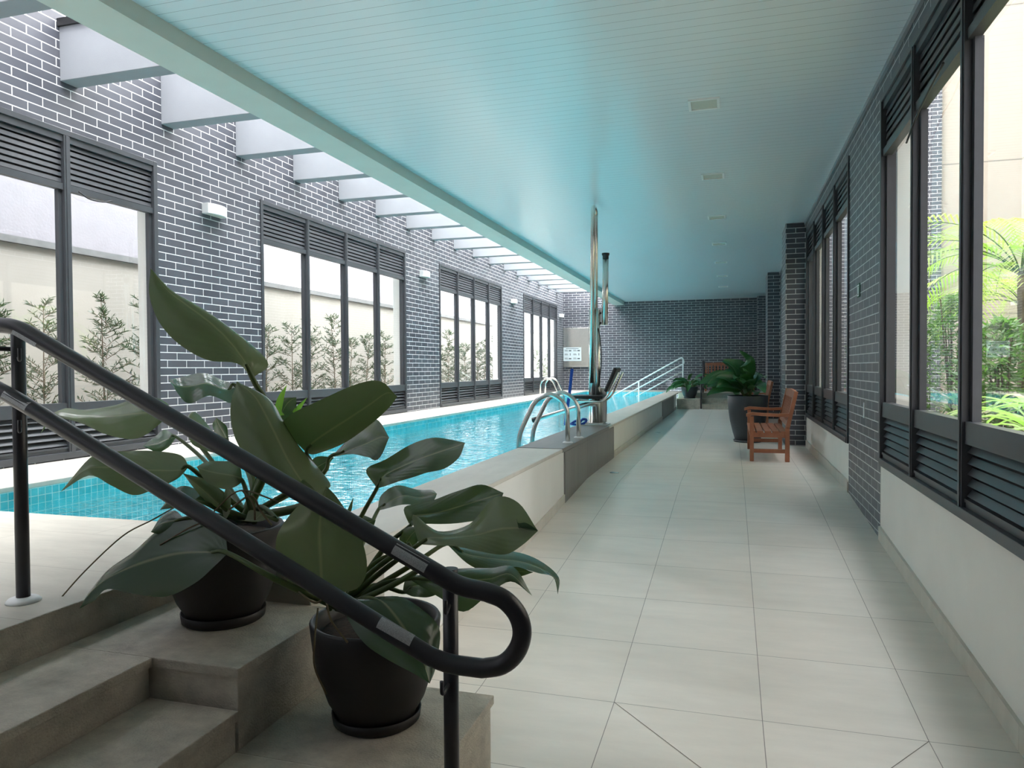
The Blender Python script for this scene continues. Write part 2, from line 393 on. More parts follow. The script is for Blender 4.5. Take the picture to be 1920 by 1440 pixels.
# ------------------------------------------------------------------ windows
def window(name, xi, out, y0, y1, z0, z1, zb, zt, label, n=4, cable=None):
    """aluminium window: frame, mullions, slatted panels above and below, panes with sash edges"""
    X = lambda d: xi+out*d          # d < 0 stands proud of the wall into the room
    def bx(b, d0, d1, a0, a1, c0, c1, mi=0): b.box(min(X(d0), X(d1)), max(X(d0), X(d1)), a0, a1, c0, c1, mi)
    b = MB(); e = .045
    bx(b, -.014, .09, y0, y0+e, z0, z1); bx(b, -.014, .09, y1-e, y1, z0, z1)
    bx(b, -.014, .09, y0+e, y1-e, z1-e, z1); bx(b, -.02, .09, y0+e, y1-e, z0, z0+.05)
    bx(b, .005, .09, y0+e, y1-e, z0+.05, z0+.075)
    root = structure(b.build(name, M['alu'], bevel=.003), label)
    p = (y1-y0)/n
    for k in range(1, n):
        b = MB(); yc = y0+p*k
        bx(b, -.012, .055, yc-.028, yc+.028, z0+.05, z1-e); bx(b, -.018, -.012, yc-.012, yc+.012, z0+.05, z1-e)
        b.build('mullion', M['alu'], root)
    for k in range(n):
        a0 = y0+p*k+(.028 if k else e); a1 = y0+p*(k+1)-(.028 if k < n-1 else e)
        for nm, c0, c1 in (('upper_louvre', zt+.035, z1-e), ('lower_louvre', z0+.075, zb-.05)):
            b = MB(); bx(b, .055, .075, a0, a1, c0, c1, 1)
            top = c1-.05; cnt = max(3, round((top-c0-.015)/.0495)); st = (top-c0-.015)/cnt
            bx(b, .0, .05, a0, a1, top, c1); bx(b, .0, .05, a0, a1, c0, c0+.015)
            for j in range(cnt):
                zc = c0+.015+st*(j+.5)
                b.obox((X(.022), (a0+a1)/2, zc), (out*(.003 if c0 > 2 else .011), 0, (.34 if c0 > 2 else .31)*st), (0, (a1-a0)/2, 0), (-out*.0018, 0, .001))
            b.build(nm, [M['alu'], M['aludark']], root)
        b = MB(); fw = .022
        bx(b, .0, .05, a0, a1, zb-.05, zb); bx(b, .0, .05, a0, a1, zt, zt+.035)
        bx(b, .02, .05, a0, a0+fw, zb, zt); bx(b, .02, .056, a1-.032, a1, zb, zt)
        b.build('sash', M['alu'], root)
        b = MB()
        x = X(.034); b.add([(x, a0+fw, zb), (x, a1-.032, zb), (x, a1-.032, zt), (x, a0+fw, zt)], [(0, 1, 2, 3)])
        b.build('pane', M['glass'], root)
    if cable:
        b = MB(); b.tube(smoothpath(cable), .006, 8); b.build('cable', M['black'], root)
    return root
for i, (a0, a1) in enumerate(LW):
    window('window_%d' % (i+1), XL, -1, a0, a1, .70, 3.27, 1.135, 2.80,
           ('nearest window in the brick wall beyond the pool', 'second window in the brick wall beyond the pool', 'third window in the brick wall beyond the pool', 'last window in the brick wall beyond the pool, by the end wall')[i],
           cable=[(XL+.02, 4.62, 2.81), (XL+.02, 4.72, 2.775), (XL+.02, 4.85, 2.78), (XL+.02, 4.95, 2.81)] if i == 0 else None)
for i, (a0, a1) in enumerate(RW):
    window('window_%d' % (i+5), XR, 1, a0, a1, .70, 3.235, 1.135, 2.82,
           ('window nearest the camera in the brick wall along the walkway', 'window beside the wooden bench along the walkway')[i],
           cable=[(XR-.02, 4.0, 2.84), (XR-.03, 4.3, 2.78), (XR-.03, 4.5, 2.74), (XR-.03, 4.72, 2.67)] if i == 0 else None)

# ------------------------------------------------------------------ pool, copings, decks
b = MB()
def quad(b, *p, mi=0): b.add(p, [(0, 1, 2, 3)], mi)
quad(b, (PX0, PY0, PZ), (PX1, PY0, PZ), (PX1, PY1, PZ), (PX0, PY1, PZ))
quad(b, (PX0, PY0, PZ), (PX0, PY1, PZ), (PX0, PY1, ZD-.03), (PX0, PY0, ZD-.03))
quad(b, (PX1, PY0, PZ), (PX1, PY0, ZD-.03), (PX1, PY1, ZD-.03), (PX1, PY1, PZ))
quad(b, (PX0, PY1, PZ), (PX1, PY1, PZ), (PX1, PY1, ZD-.03), (PX0, PY1, ZD-.03))
quad(b, (PX0, PY0, PZ), (PX0, PY0, ZD-.03), (PX1, PY0, ZD-.03), (PX1, PY0, PZ))
structure(b.build('pool_basin', M['pooltile']), 'turquoise mosaic lining of the lap pool')
b = MB(); quad(b, (PX0, PY0, ZW), (PX1, PY0, ZW), (PX1, PY1, ZW), (PX0, PY1, ZW))
o = b.build('pool_water', M['water']); structure(o, 'clear rippling water of the lap pool')
b = MB()
b.box(XL, PX0+.02, PY0, PY1, ZD-.035, ZD); b.box(XL, PX1, PY1-.01, YF, ZD-.035, ZD)
structure(b.build('trim_3', M['coping'], bevel=.006), 'pale stone coping along the far side of the pool')
b = MB(); b.box(XL, PX0-.01, PY0, PY1, -.6, ZD-.035); b.box(XL, PX1, PY1+.001, YF, -.6, ZD-.035)
structure(b.build('pool_wall', M['white']))
# curb wall between pool and walkway
b = MB()
for a0, a1 in ((PY0, 6.2), (8.98, 19.84)): b.box(PX1+.001, CX, a0, a1, -.2, ZD-.03)
structure(b.build('wall_pool', M['white']), 'low white wall between the pool and the walkway')
b = MB()
for a0, a1 in ((PY0, 6.12), (8.62, YF-.41)): b.box(PX1-.015, CX+.01, a0, a1, ZD-.03, ZD)
structure(b.build('trim_4', M['coping'], bevel=.006), 'pale stone coping on the low wall beside the walkway')
b = MB()
b.box(PX1+.001, CX+.012, 6.2, 8.98, -.2, ZD-.032); b.box(PX1-.012, CX+.012, 6.12, 8.62, ZD-.032, ZD+.004)
structure(b.build('wall_pool_grey', M['greystone'], bevel=.004), 'grey stone section of the low wall under the pool ladder and lift')
b = MB(); b.box(CX, CX+.012, 15.7, 18.9, ZL, ZD-.03)
structure(b.build('trim_5', M['greystone']), 'grey stone panel on the low wall near the far steps')
b = MB()
for a0, a1 in ((2.99, 6.2), (8.98, 15.7), (18.9, 19.83)):
    cuts = [a0]+[y for y in (RAMP1,) if a0 < y < a1]+[a1]
    for c0, c1 in zip(cuts, cuts[1:]):
        vs = []
        for y in (c0, c1):
            z = floor_z(y); vs += [(CX, y, z-.02), (CX+.01, y, z-.02), (CX+.01, y, z+.075), (CX, y, z+.075)]
        b.add(vs, [(1, 5, 6, 2), (2, 6, 7, 3), (0, 1, 2, 3), (4, 7, 6, 5)])
structure(b.build('baseboard_pool', M['coping']), 'beige tile skirting along the low pool wall')
# near deck
SX0, SX1, SX2 = -1.88, -1.575, -1.29   # riser planes
BY0, BY1 = 1.668, 2.19                 # the planter blocks
b = MB()
b.box(XL, SX0, YN, PY0, -.2, ZD); b.box(SX0, CX+.01, BY1, PY0, -.2, ZD)
for k in range(len(b.f)):
    if all(abs(b.v[i].x-SX0) < 1e-4 for i in b.f[k]): b.m[k] = 1
structure(b.build('floor_deck', [M['deckstone'], M['stepstone']], bevel=.004), 'pale stone deck at the near end of the pool')
def step(name, x0, x1, y0, y1, z0, z1, label, nose=(1, 0)):
    b = MB(); b.box(x0, x1, y0, y1, z0, z1-.028); b.box(x0, x1+.012*nose[0], y0-.012*nose[1], y1, z1-.028, z1)
    return structure(b.build(name, M['stepstone'], bevel=.003), label)
step('stair_tread', SX0, SX1, YN, BY0, -.1, .575, 'top stone step below the deck')
step('stair_tread', SX1, SX2, YN, BY0, -.1, .46, 'second stone step below the deck')
step('stair_tread', SX2, -1.005, YN, BY0, -.1, .345, 'third stone step below the deck')
step('stair_tread', -1.005, -.72, YN, BY0, -.1, .23, 'fourth stone step below the deck')
step('stair_tread', -.72, -.44, YN, BY0+.06, -.1, .115, 'bottom stone step at the walkway')
step('stair_block', SX0, SX2, BY0+.012, BY1, -.1, .575, 'upper stone block carrying a black pot', (1, 1))
step('stair_block', SX2, -.733, BY0+.012, BY1, -.1, .345, 'lower stone block carrying a black pot', (1, 1))
# far steps and deck
b = MB(); b.box(CX+.01, XR, 20.45, YF, 0, ZD); structure(b.build('floor_far', M['deckstone'], bevel=.004), 'raised stone deck before the end wall')
step('stair_far', -.74, XR, 19.83, 20.15, 0, .414, 'lower stone step up to the far deck', (0, 1))
step('stair_far', -.74, XR, 20.15, 20.45, 0, .552, 'upper stone step up to the far deck', (0, 1))
step('stair_far', CX+.01, -.74, 19.83, 20.45, 0, .552, 'stone block beside the far steps carrying a potted plant', (0, 1))

# ------------------------------------------------------------------ pergola beams under the skylight
ordw = ['nearest', 'second', 'third', 'fourth', 'fifth', 'sixth', 'seventh', 'eighth', 'ninth', 'tenth', 'eleventh', 'twelfth', 'thirteenth', 'fourteenth', 'fifteenth', 'sixteenth', 'seventeenth', 'last']
for k in range(18):
    y = 4.485+1.053*(k-1)
    b = MB(); b.box(XL, -3.395, y, y+.16, 3.637, 4.10)
    lab = 'white concrete pergola beam, %s of the row counted from the near end' % ordw[k]
    if k == 17: lab = 'white concrete pergola beam, last of the row by the end wall'
    o = tag(b.build('pergola_beam', M['concrete'], loc=(-4.2, y+.08, 3.637), bevel=.004), lab, 'beam', 'pergola beams across the skylight')
    if k == 1:
        b = MB(); b.box(XL, -3.4, y-.02, y+.18, 4.05-.0, 4.06+.05); b.v = [p-V((-4.2, y+.08, 3.637)) for p in b.v]
        b.build('flashing', M['black'], o)

# ------------------------------------------------------------------ lights fixed to ceiling and wall
cl = thing('ceiling_light', '', 'light', (-.195, 5.78, ZC))
b = MB(); s = .115
for a in ((-s, s, -s, -s+.02), (-s, s, s-.02, s), (-s, -s+.02, -s+.02, s-.02), (s-.02, s, -s+.02, s-.02)): b.box(*a, -.012, 0)
b.build('trim_ring', M['whiteplastic'], cl)
b = MB(); b.box(-s+.02, s-.02, -s+.02, s-.02, -.005, -.001); b.build('diffuser', M['diffuser'], cl)
for i in range(7):
    lab = 'square recessed ceiling light, %s along the walkway' % ['nearest the camera', 'second', 'third', 'fourth', 'fifth', 'sixth', 'seventh and last'][i]
    y = 5.78+2.19*i
    if i == 0: cl['label'] = lab; cl['group'] = 'recessed lights in the plank ceiling'
    else: dup(cl, (-.18, y, ZC), 0, lab)
wl = thing('wall_light', 'white box wall light between the two nearest windows beyond the pool', 'light', (XL, 6.2, 2.98), 0, 'box lights on the brick wall')
b = MB()
vs = []
for x, w in ((0, .13), (.10, .13)):
    pass
pr = [(0, -.14), (.075, -.14), (.105, -.07), (.115, 0), (.105, .07), (.075, .14), (0, .14)]
nn = len(pr); b.add([(x, y, -.05) for x, y in pr]+[(x, y, .05) for x, y in pr], [tuple(range(nn))[::-1], tuple(range(nn, 2*nn))]+[(i, (i+1) % nn, nn+(i+1) % nn, nn+i) for i in range(nn)])
b.build('shade', M['whiteplastic'], wl, bevel=.003)
b = MB(); b.box(.015, .08, -.1, .1, -.054, -.05); b.build('lens', M['diffuser'], wl)
for y, lab in ((11.45, 'white box wall light between the second and third windows beyond the pool'), (16.75, 'white box wall light between the third and fourth windows beyond the pool'), (21.85, 'white box wall light in the corner by the end wall')):
    dup(wl, (XL, y, 2.98), 0, lab)
b = MB(); b.box(-.006, 0, -.014, .014, -.06, .06); tag(b.build('wall_plate', M['whiteplastic'], loc=(0, 0, 0)), 'narrow white vertical plate on the right brick wall', 'plate').location = (XR-.0005, 6.25, 1.04)
es = thing('wall_sign', 'small dark sign with a pale mark high on the right brick wall', 'sign', (XR-.001, 6.52, 2.0))
b = MB(); b.box(-.006, 0, -.055, .055, -.055, .055); b.build('plate', M['exitgreen'], es)
b = MB()
for a in ((-.045, .045, .036, .045), (-.045, .045, -.045, -.036), (-.045, -.036, -.036, .036), (.036, .045, -.036, .036), (-.012, .012, -.028, .028)): b.box(-.008, -.006, *a)
b.build('mark', M['whiteplastic'], es)
for x, y, lab in ((-1.176, 7.68, 'round floor drain beside the grey stone wall'), (-1.19, 12.6, 'round floor drain further along the pool wall')):
    b = MB(); b.lathe((0, 0, 0), [(.05, 0), (.05, .003), (.04, .004), (0, .004)], 24)
    tag(b.build('floor_drain', M['steel']), lab, 'drain', 'floor drains').location = (x, y, floor_z(y))

# ------------------------------------------------------------------ stair handrail in front
HY, PYY = 1.61, 1.675
hr = thing('stair_handrail', 'black double-pipe handrail with looped end beside the near steps', 'handrail', (-.66, PYY, .115))
hl = V((-.66, PYY, .115))
def part(b, name, m, root, loc, **k):
    o = b.build(name, m, root, **k)
    for v in o.data.vertices: v.co -= loc
    return o
q = lambda x, y, Y=HY: at(x, y, Y)
top = [q(-160, 604), q(30, 610), q(862, 1103)]
loop = [q(862, 1103), q(905, 1111), q(928, 1117), q(958, 1137), q(980, 1170), q(981, 1205), q(965, 1238), q(935, 1252), q(905, 1252), q(832, 1243)]
path = fillet([q(-160, 604), q(30, 611), q(862, 1100), q(912, 1109)], .05)[:-1] + smoothpath([q(912, 1110), q(945, 1124), q(970, 1152), q(979, 1187), q(968, 1222), q(942, 1246), q(905, 1253)], 5)
path = path + fillet([q(905, 1253), q(826, 1243), q(30, 748), q(-170, 640)], .05)[1:]
b = MB(); b.tube(path, .0225, 16); part(b, 'rail_pipe', M['rail'], hr, hl)
pb = V((-2.043, PYY, ZD)); pn = V((at(846, 1300, PYY).x, PYY, .115))
for p0, zt in ((pb, at(40, 604, PYY).z), (pn, at(847, 1066, PYY).z)):
    b = MB(); b.tube([p0, V((p0.x, p0.y, zt))], .019, 16); o = part(b, 'post', M['rail'], hr, hl)
    b = MB(); b.lathe(p0, [(.047, 0), (.047, .004), (.04, .012), (.022, .016), (.02, .016)], 28); f = b.build('base_flange', M['whiteplastic'] if p0 is pb else M['rail'], o)
    for v in f.data.vertices: v.co -= hl
def bracket(pt, x):
    b = MB(); b.tube(fillet([pt+V((0, 0, -.02)), pt+V((0, 0, -.055)), V((x, PYY, pt.z-.045))], .015), .005, 8); part(b, 'bracket', M['rail'], hr, hl)
bracket(q(835, 1110)-V((.0, 0, 0)), pn.x); bracket(q(828, 1262), pn.x); bracket(q(36, 640), pb.x); bracket(q(36, 775), pb.x)
b = MB(); b.tube([q(-160, 648, PYY), q(30, 655, PYY)], .007, 8); part(b, 'guard_bar', M['rail'], hr, hl)
def sticker(p0, p1):
    p0, p1 = q(*p0), q(*p1); d = (p1-p0).normalized(); tc = (V((0, 0, CAMZ))-(p0+p1)/2).normalized()
    sd = d.cross(tc).normalized(); nrm = sd.cross(d).normalized()
    if nrm.dot(tc) < 0: nrm = -nrm
    b = MB(); R_ = .0229; vs = []
    for P in (p0, p1):
        for k in range(5):
            a = math.radians(-38+19*k); vs.append(P+nrm*R_*math.cos(a)+sd*R_*math.sin(a))
    b.add(vs, [(k, k+1, k+6, k+5) for k in range(4)], 0, True); part(b, 'braille_label', M['label'], hr, hl)['label'] = 'pale braille plate'
sticker((742, 1030), (803, 1066)); sticker((714, 1168), (776, 1203)); sticker((36, 623), (80, 648)); sticker((16, 741), (60, 767))

# ------------------------------------------------------------------ leaves
def leaf_mesh(P0, P1, P2, w, nrm, cup=.35, wave=.1, seed=0, lobe=.1, prof=.62, roll=0):
    """broad leaf: midrib as a curve through P0 (base), P1 (middle), P2 (tip)"""
    P0, P1, P2, nrm = V(P0), V(P1), V(P2), V(nrm).normalized()
    r = random.Random(seed); ph = r.uniform(0, 6)
    Cc = P1*2-(P0+P2)*.5
    N, K = 22, 6; vs, uvs = [], []
    for i in range(N+1):
        t = i/N; c = P0*(1-t)**2+Cc*2*t*(1-t)+P2*t*t
        d = ((Cc-P0)*(1-t)+(P2-Cc)*t).normalized()
        sd = d.cross(nrm)
        if sd.length < 1e-4: sd = d.cross(V((0, 0, 1)))
        sd.normalize(); n = sd.cross(d).normalized()
        if n.dot(nrm) < 0: n = -n
        a = roll*(t-.3); sd, n = sd*math.cos(a)+n*math.sin(a), n*math.cos(a)-sd*math.sin(a)
        ww = w*.5*(math.sin(PI*min(1, t**prof)))**.72*(1-.25*t) if 0 < t < 1 else 0
        for k in range(-K, K+1):
            s_ = k/K; as_ = abs(s_)
            back = -d*(lobe*w*as_**1.5*max(0, 1-t*2.6))
            x = sd*(ww*s_*math.cos(cup*as_))+n*(ww*as_*math.sin(cup*as_)*1.0)
            z = n*(wave*ww*.5*as_**2*math.sin(9*t+ph+(1.3 if s_ > 0 else 0)))
            vs.append(c+x+z+back); uvs.append((s_, t, 0))
    W = 2*K+1
    fs = [(i*W+k, i*W+k+1, (i+1)*W+k+1, (i+1)*W+k) for i in range(N) for k in range(W-1)]
    b = MB(); b.add(vs, fs, 0, True, uvs); return b
def oriented(b, nrm):
    """make faces look along nrm so the upper side of the leaf is the front"""
    f = b.f[len(b.f)//2]; p = [b.v[i] for i in f]
    if (p[1]-p[0]).cross(p[2]-p[0]).dot(V(nrm)) < 0:
        b.f = [list(reversed(f)) for f in b.f]; b.uv = {k: list(reversed(u)) for k, u in b.uv.items()}
    return b
def pot(name, root, m, rim, base, h, sr, soil=.03, sz=.0):
    b = MB(); z0 = .012
    b.lathe((0, 0, 0), [(0, z0), (base, z0), (base*1.06, z0+.02), (base+(rim-base)*.38, z0+h*.2), (base+(rim-base)*.7, z0+h*.45), (base+(rim-base)*.9, z0+h*.72), (rim, h), (rim-.004, h+.006), (rim-.014, h+.004), (rim-.02, h-.03), (rim-.03, h-.06), (0, h-.06)], 48)
    b.build('pot', m, root)
    b = MB(); b.lathe((0, 0, 0), [(0, 0), (sr*.94, 0), (sr, .006), (sr*1.03, .032), (sr*1.0, .033), (sr*.95, .012), (0, .011)], 44); b.build('saucer', m, root)
    b = MB(); b.lathe((0, 0, 0), [(rim-.032, h-.058), (rim-.035, h-.03), (rim*.5, h-.022), (0, h-.018)], 30); b.build('soil', M['soil'], root)

def k_(x, y): return 38+.5472*x, 480+.5472*y
def lofted_leaf(st, seed=0):
    """leaf blade through stations of (left edge, midrib, right edge), with shallow waves and a pinched midrib"""
    Ls, Ms, Rs = [smoothpath([q_[j] for q_ in st], 5) for j in range(3)]
    r = random.Random(seed); ph = r.uniform(0, 6); K = 7; vs, uvs = [], []; N = len(Ms)-1
    for i, (l, m, q_) in enumerate(zip(Ls, Ms, Rs)):
        wid = (q_-l).length; nrm = (q_-l).cross(Ms[min(i+1, N)]-Ms[max(i-1, 0)])
        nrm = nrm.normalized() if nrm.length > 1e-9 else V((0, 0, 0))
        for k in range(-K, K+1):
            t = k/K
            p = m+(q_-l)*(t/2)+(l+q_-m*2)*(t*t/2)
            p = p+nrm*wid*(.018*abs(t)*math.sin(13*i/N+ph+(1.1 if t > 0 else 0))-.02*max(0, 1-abs(t)*4))
            vs.append(p); uvs.append((t, i/N, 0))
    W = 2*K+1
    fs = [(i*W+k, i*W+k+1, (i+1)*W+k+1, (i+1)*W+k) for i in range(N) for k in range(W-1)]
    b = MB(); b.add(vs, fs, 0, True, uvs); return b
def philodendron(label, loc, crown, leaves, extras):
    root = thing('potted_philodendron', label, 'potted plant', loc, 0, 'potted philodendrons on the stair blocks'); loc = V(loc)
    pot('pot', root, M['pot'], .192, .112, .30, .128)
    cw = V(crown)
    for i, (base, secs, tip, Y0, Y1, dl, dr, o) in enumerate(leaves):
        n = len(secs)+1; st = [tuple(at(*k_(*base), Y0) for _ in range(3))]
        for j, (l, m, q_) in enumerate(secs):
            t = (j+1)/n; Y = Y0+(Y1-Y0)*t; e = math.sin(PI*min(1, t*.8+.15))
            st.append((at(*k_(*l), Y+dl*e), at(*k_(*m), Y), at(*k_(*q_), Y+dr*e)))
        st.append(tuple(at(*k_(*tip), Y1) for _ in range(3)))
        tocam = V((0, 0, CAMZ))-st[n//2][1]
        b = oriented(lofted_leaf(st, i*5+1), -tocam if o.get('under') else tocam)
        lf = b.build('leaf', M['spear'] if o.get('young') else M['leaf'], root)
        for v in lf.data.vertices: v.co -= loc
        if o.get('pet', 1):
            P0, P1 = st[0][1], st[1][1]
            s0 = cw+V((rnd.uniform(-.035, .035), rnd.uniform(-.03, .03), 0))
            via = o.get('via'); mid = at(*k_(*via[:2]), via[2]) if via else s0.lerp(P0, .5)+V((0, 0, .04))
            pts = smoothpath([s0, mid, P0, P0.lerp(P1, .8)], 6); wd = o.get('w', .010)
            b = MB(); b.tube(pts, [wd-wd*.6*k/len(pts) for k in range(len(pts))], 8)
            pt = b.build('petiole', M['petiole'], root)
            for v in pt.data.vertices: v.co -= loc
    for nm, pts, r in extras:
        b = MB(); b.tube(smoothpath([at(*p) for p in pts], 6), r, 6); pt = b.build(nm, M['root'] if nm == 'aerial_root' else M['petiole'], root)
        for v in pt.data.vertices: v.co -= loc
    return root
U = dict
P1LOC = (-1.585, 2.0, .575); P2LOC = (-1.01, 1.95, .345)
p1 = [
 ((795, 418), [((742, 368), (768, 358), (851, 372)), ((640, 355), (712, 285), (800, 310)), ((540, 300), (645, 222), (718, 252)), ((475, 225), (568, 165), (618, 180)), ((442, 130), (500, 112), (525, 128))], (447, 42), 2.0, 1.9, -.03, .09, U(under=1, via=(880, 620, 2.05), w=.014)),
 ((742, 450), [((700, 425), (705, 462), (727, 502)), ((640, 404), (640, 440), (650, 482)), ((580, 408), (575, 450), (585, 502)), ((535, 418), (535, 446), (548, 484))], (508, 424), 2.25, 2.12, .09, -.05, U(via=(830, 640, 2.2))),
 ((512, 535), [((500, 503), (490, 535), (482, 572)), ((420, 478), (410, 540), (400, 624)), ((320, 512), (300, 552), (300, 614)), ((220, 528), (200, 546), (200, 570)), ((140, 526), (110, 540), (115, 556))], (68, 612), 2.2, 2.06, .06, -.02, U(under=1, via=(640, 680, 2.2))),
 ((1000, 812), [((900, 772), (960, 762), (1064, 788)), ((830, 735), (915, 690), (1022, 730)), ((760, 670), (872, 602), (962, 660)), ((727, 590), (836, 532), (905, 570)), ((721, 510), (800, 476), (852, 490))], (742, 430), 1.86, 1.88, -.03, .12, U(under=1, via=(960, 860, 1.95), w=.016)),
 ((980, 674), [((903, 588), (1000, 642), (1012, 680)), ((925, 545), (1060, 600), (1092, 650)), ((1040, 487), (1130, 555), (1162, 606)), ((1150, 440), (1200, 508), (1222, 560)), ((1235, 430), (1256, 470), (1268, 515))], (1292, 482), 2.0, 1.93, -.03, .05, U(under=1, via=(990, 760, 2.02))),
 ((1060, 690), [((1110, 645), (1120, 665), (1140, 680)), ((1170, 595), (1186, 640), (1190, 688)), ((1222, 560), (1232, 620), (1226, 698))], (1264, 622), 2.15, 2.06, .08, -.05, U(via=(1020, 760, 2.12))),
 ((578, 722), [((550, 682), (545, 735), (535, 766)), ((470, 670), (450, 735), (450, 804)), ((380, 667), (360, 730), (385, 818)), ((310, 671), (290, 725), (310, 786)), ((240, 692), (220, 735), (235, 753))], (138, 808), 1.9, 1.78, .05, -.02, U(under=1, via=(660, 790, 1.95))),
 ((768, 702), [((722, 648), (726, 670), (715, 686)), ((672, 608), (660, 635), (640, 666)), ((628, 562), (605, 600), (588, 646)), ((590, 534), (580, 560), (570, 600))], (556, 572), 2.1, 2.06, .08, -.04, U(under=1, via=(800, 780, 2.08))),
 ((718, 662), [((688, 640), (700, 615), (714, 620)), ((658, 585), (680, 580), (704, 580))], (672, 554), 2.28, 2.25, .03, .0, U(via=(780, 740, 2.2))),
 ((535, 620), [((500, 596), (505, 630), (502, 662)), ((460, 618), (465, 645), (462, 670))], (420, 652), 2.38, 2.28, .08, -.03, U(via=(650, 720, 2.3))),
 ((762, 772), [((747, 713), (735, 755), (735, 792)), ((680, 701), (675, 745), (690, 797)), ((630, 709), (632, 735), (640, 776))], (604, 722), 1.84, 1.80, .04, -.02, U(under=1, via=(780, 830, 1.9))),
 ((702, 868), [((692, 812), (675, 845), (650, 858)), ((640, 768), (625, 800), (608, 812))], (556, 744), 1.85, 1.80, .03, .03, U(under=1, via=(730, 880, 1.9))),
 ((640, 850), [((600, 798), (590, 835), (580, 862)), ((540, 794), (530, 830), (520, 864))], (478, 870), 1.83, 1.80, .05, -.01, U(via=(700, 880, 1.88))),
 ((562, 900), [((530, 873), (520, 910), (530, 947)), ((488, 888), (480, 920), (490, 957))], (447, 946), 1.80, 1.76, .06, .0, U(via=(650, 890, 1.84))),
 ((905, 545), [((872, 545), (884, 515), (896, 540)), ((880, 490), (893, 475), (902, 495))], (914, 440), 2.3, 2.3, 0, 0, U(young=1, pet=0)),
 ((945, 540), [((935, 530), (950, 515), (962, 522))], (984, 484), 2.35, 2.35, 0, 0, U(young=1, pet=0)),
 ((885, 560), [((886, 530), (905, 520), (925, 560)), ((895, 490), (920, 500), (945, 530))], (946, 484), 2.36, 2.32, 0, .03, U(pet=0)),
 ((1075, 690), [((1010, 690), (1020, 722), (1030, 742))], (975, 748), 2.2, 2.2, 0, 0, U(pet=0)),
 ((700, 912), [((692, 850), (705, 860), (722, 860))], (712, 762), 1.85, 1.86, 0, 0, U(pet=0, under=1)),
 ((880, 905), [((790, 870), (830, 885), (870, 890)), ((770, 905), (800, 905), (820, 910))], (735, 905), 1.88, 1.86, 0, 0, U(under=1)),
]
x1 = [('aerial_root', [(330, 950, 1.8), (285, 975, 1.8), (230, 1005, 1.76), (160, 1070, 1.74), (108, 1128, 1.75)], .0022),
      ('aerial_root', [(430, 955, 1.82), (470, 930, 1.82), (490, 960, 1.82), (510, 985, 1.82)], .003),
      ('aerial_root', [(400, 960, 1.82), (450, 920, 1.82), (520, 940, 1.82)], .0025),
      ('aerial_root', [(420, 970, 1.8), (365, 985, 1.77), (300, 1022, 1.75)], .0026),
      ('aerial_root', [(455, 920, 1.82), (475, 945, 1.81), (478, 975, 1.82)], .003)]
philodendron('large philodendron in a black pot on the upper stone block, one leaf raised high', P1LOC, at(470, 975, 2.0), p1, x1)
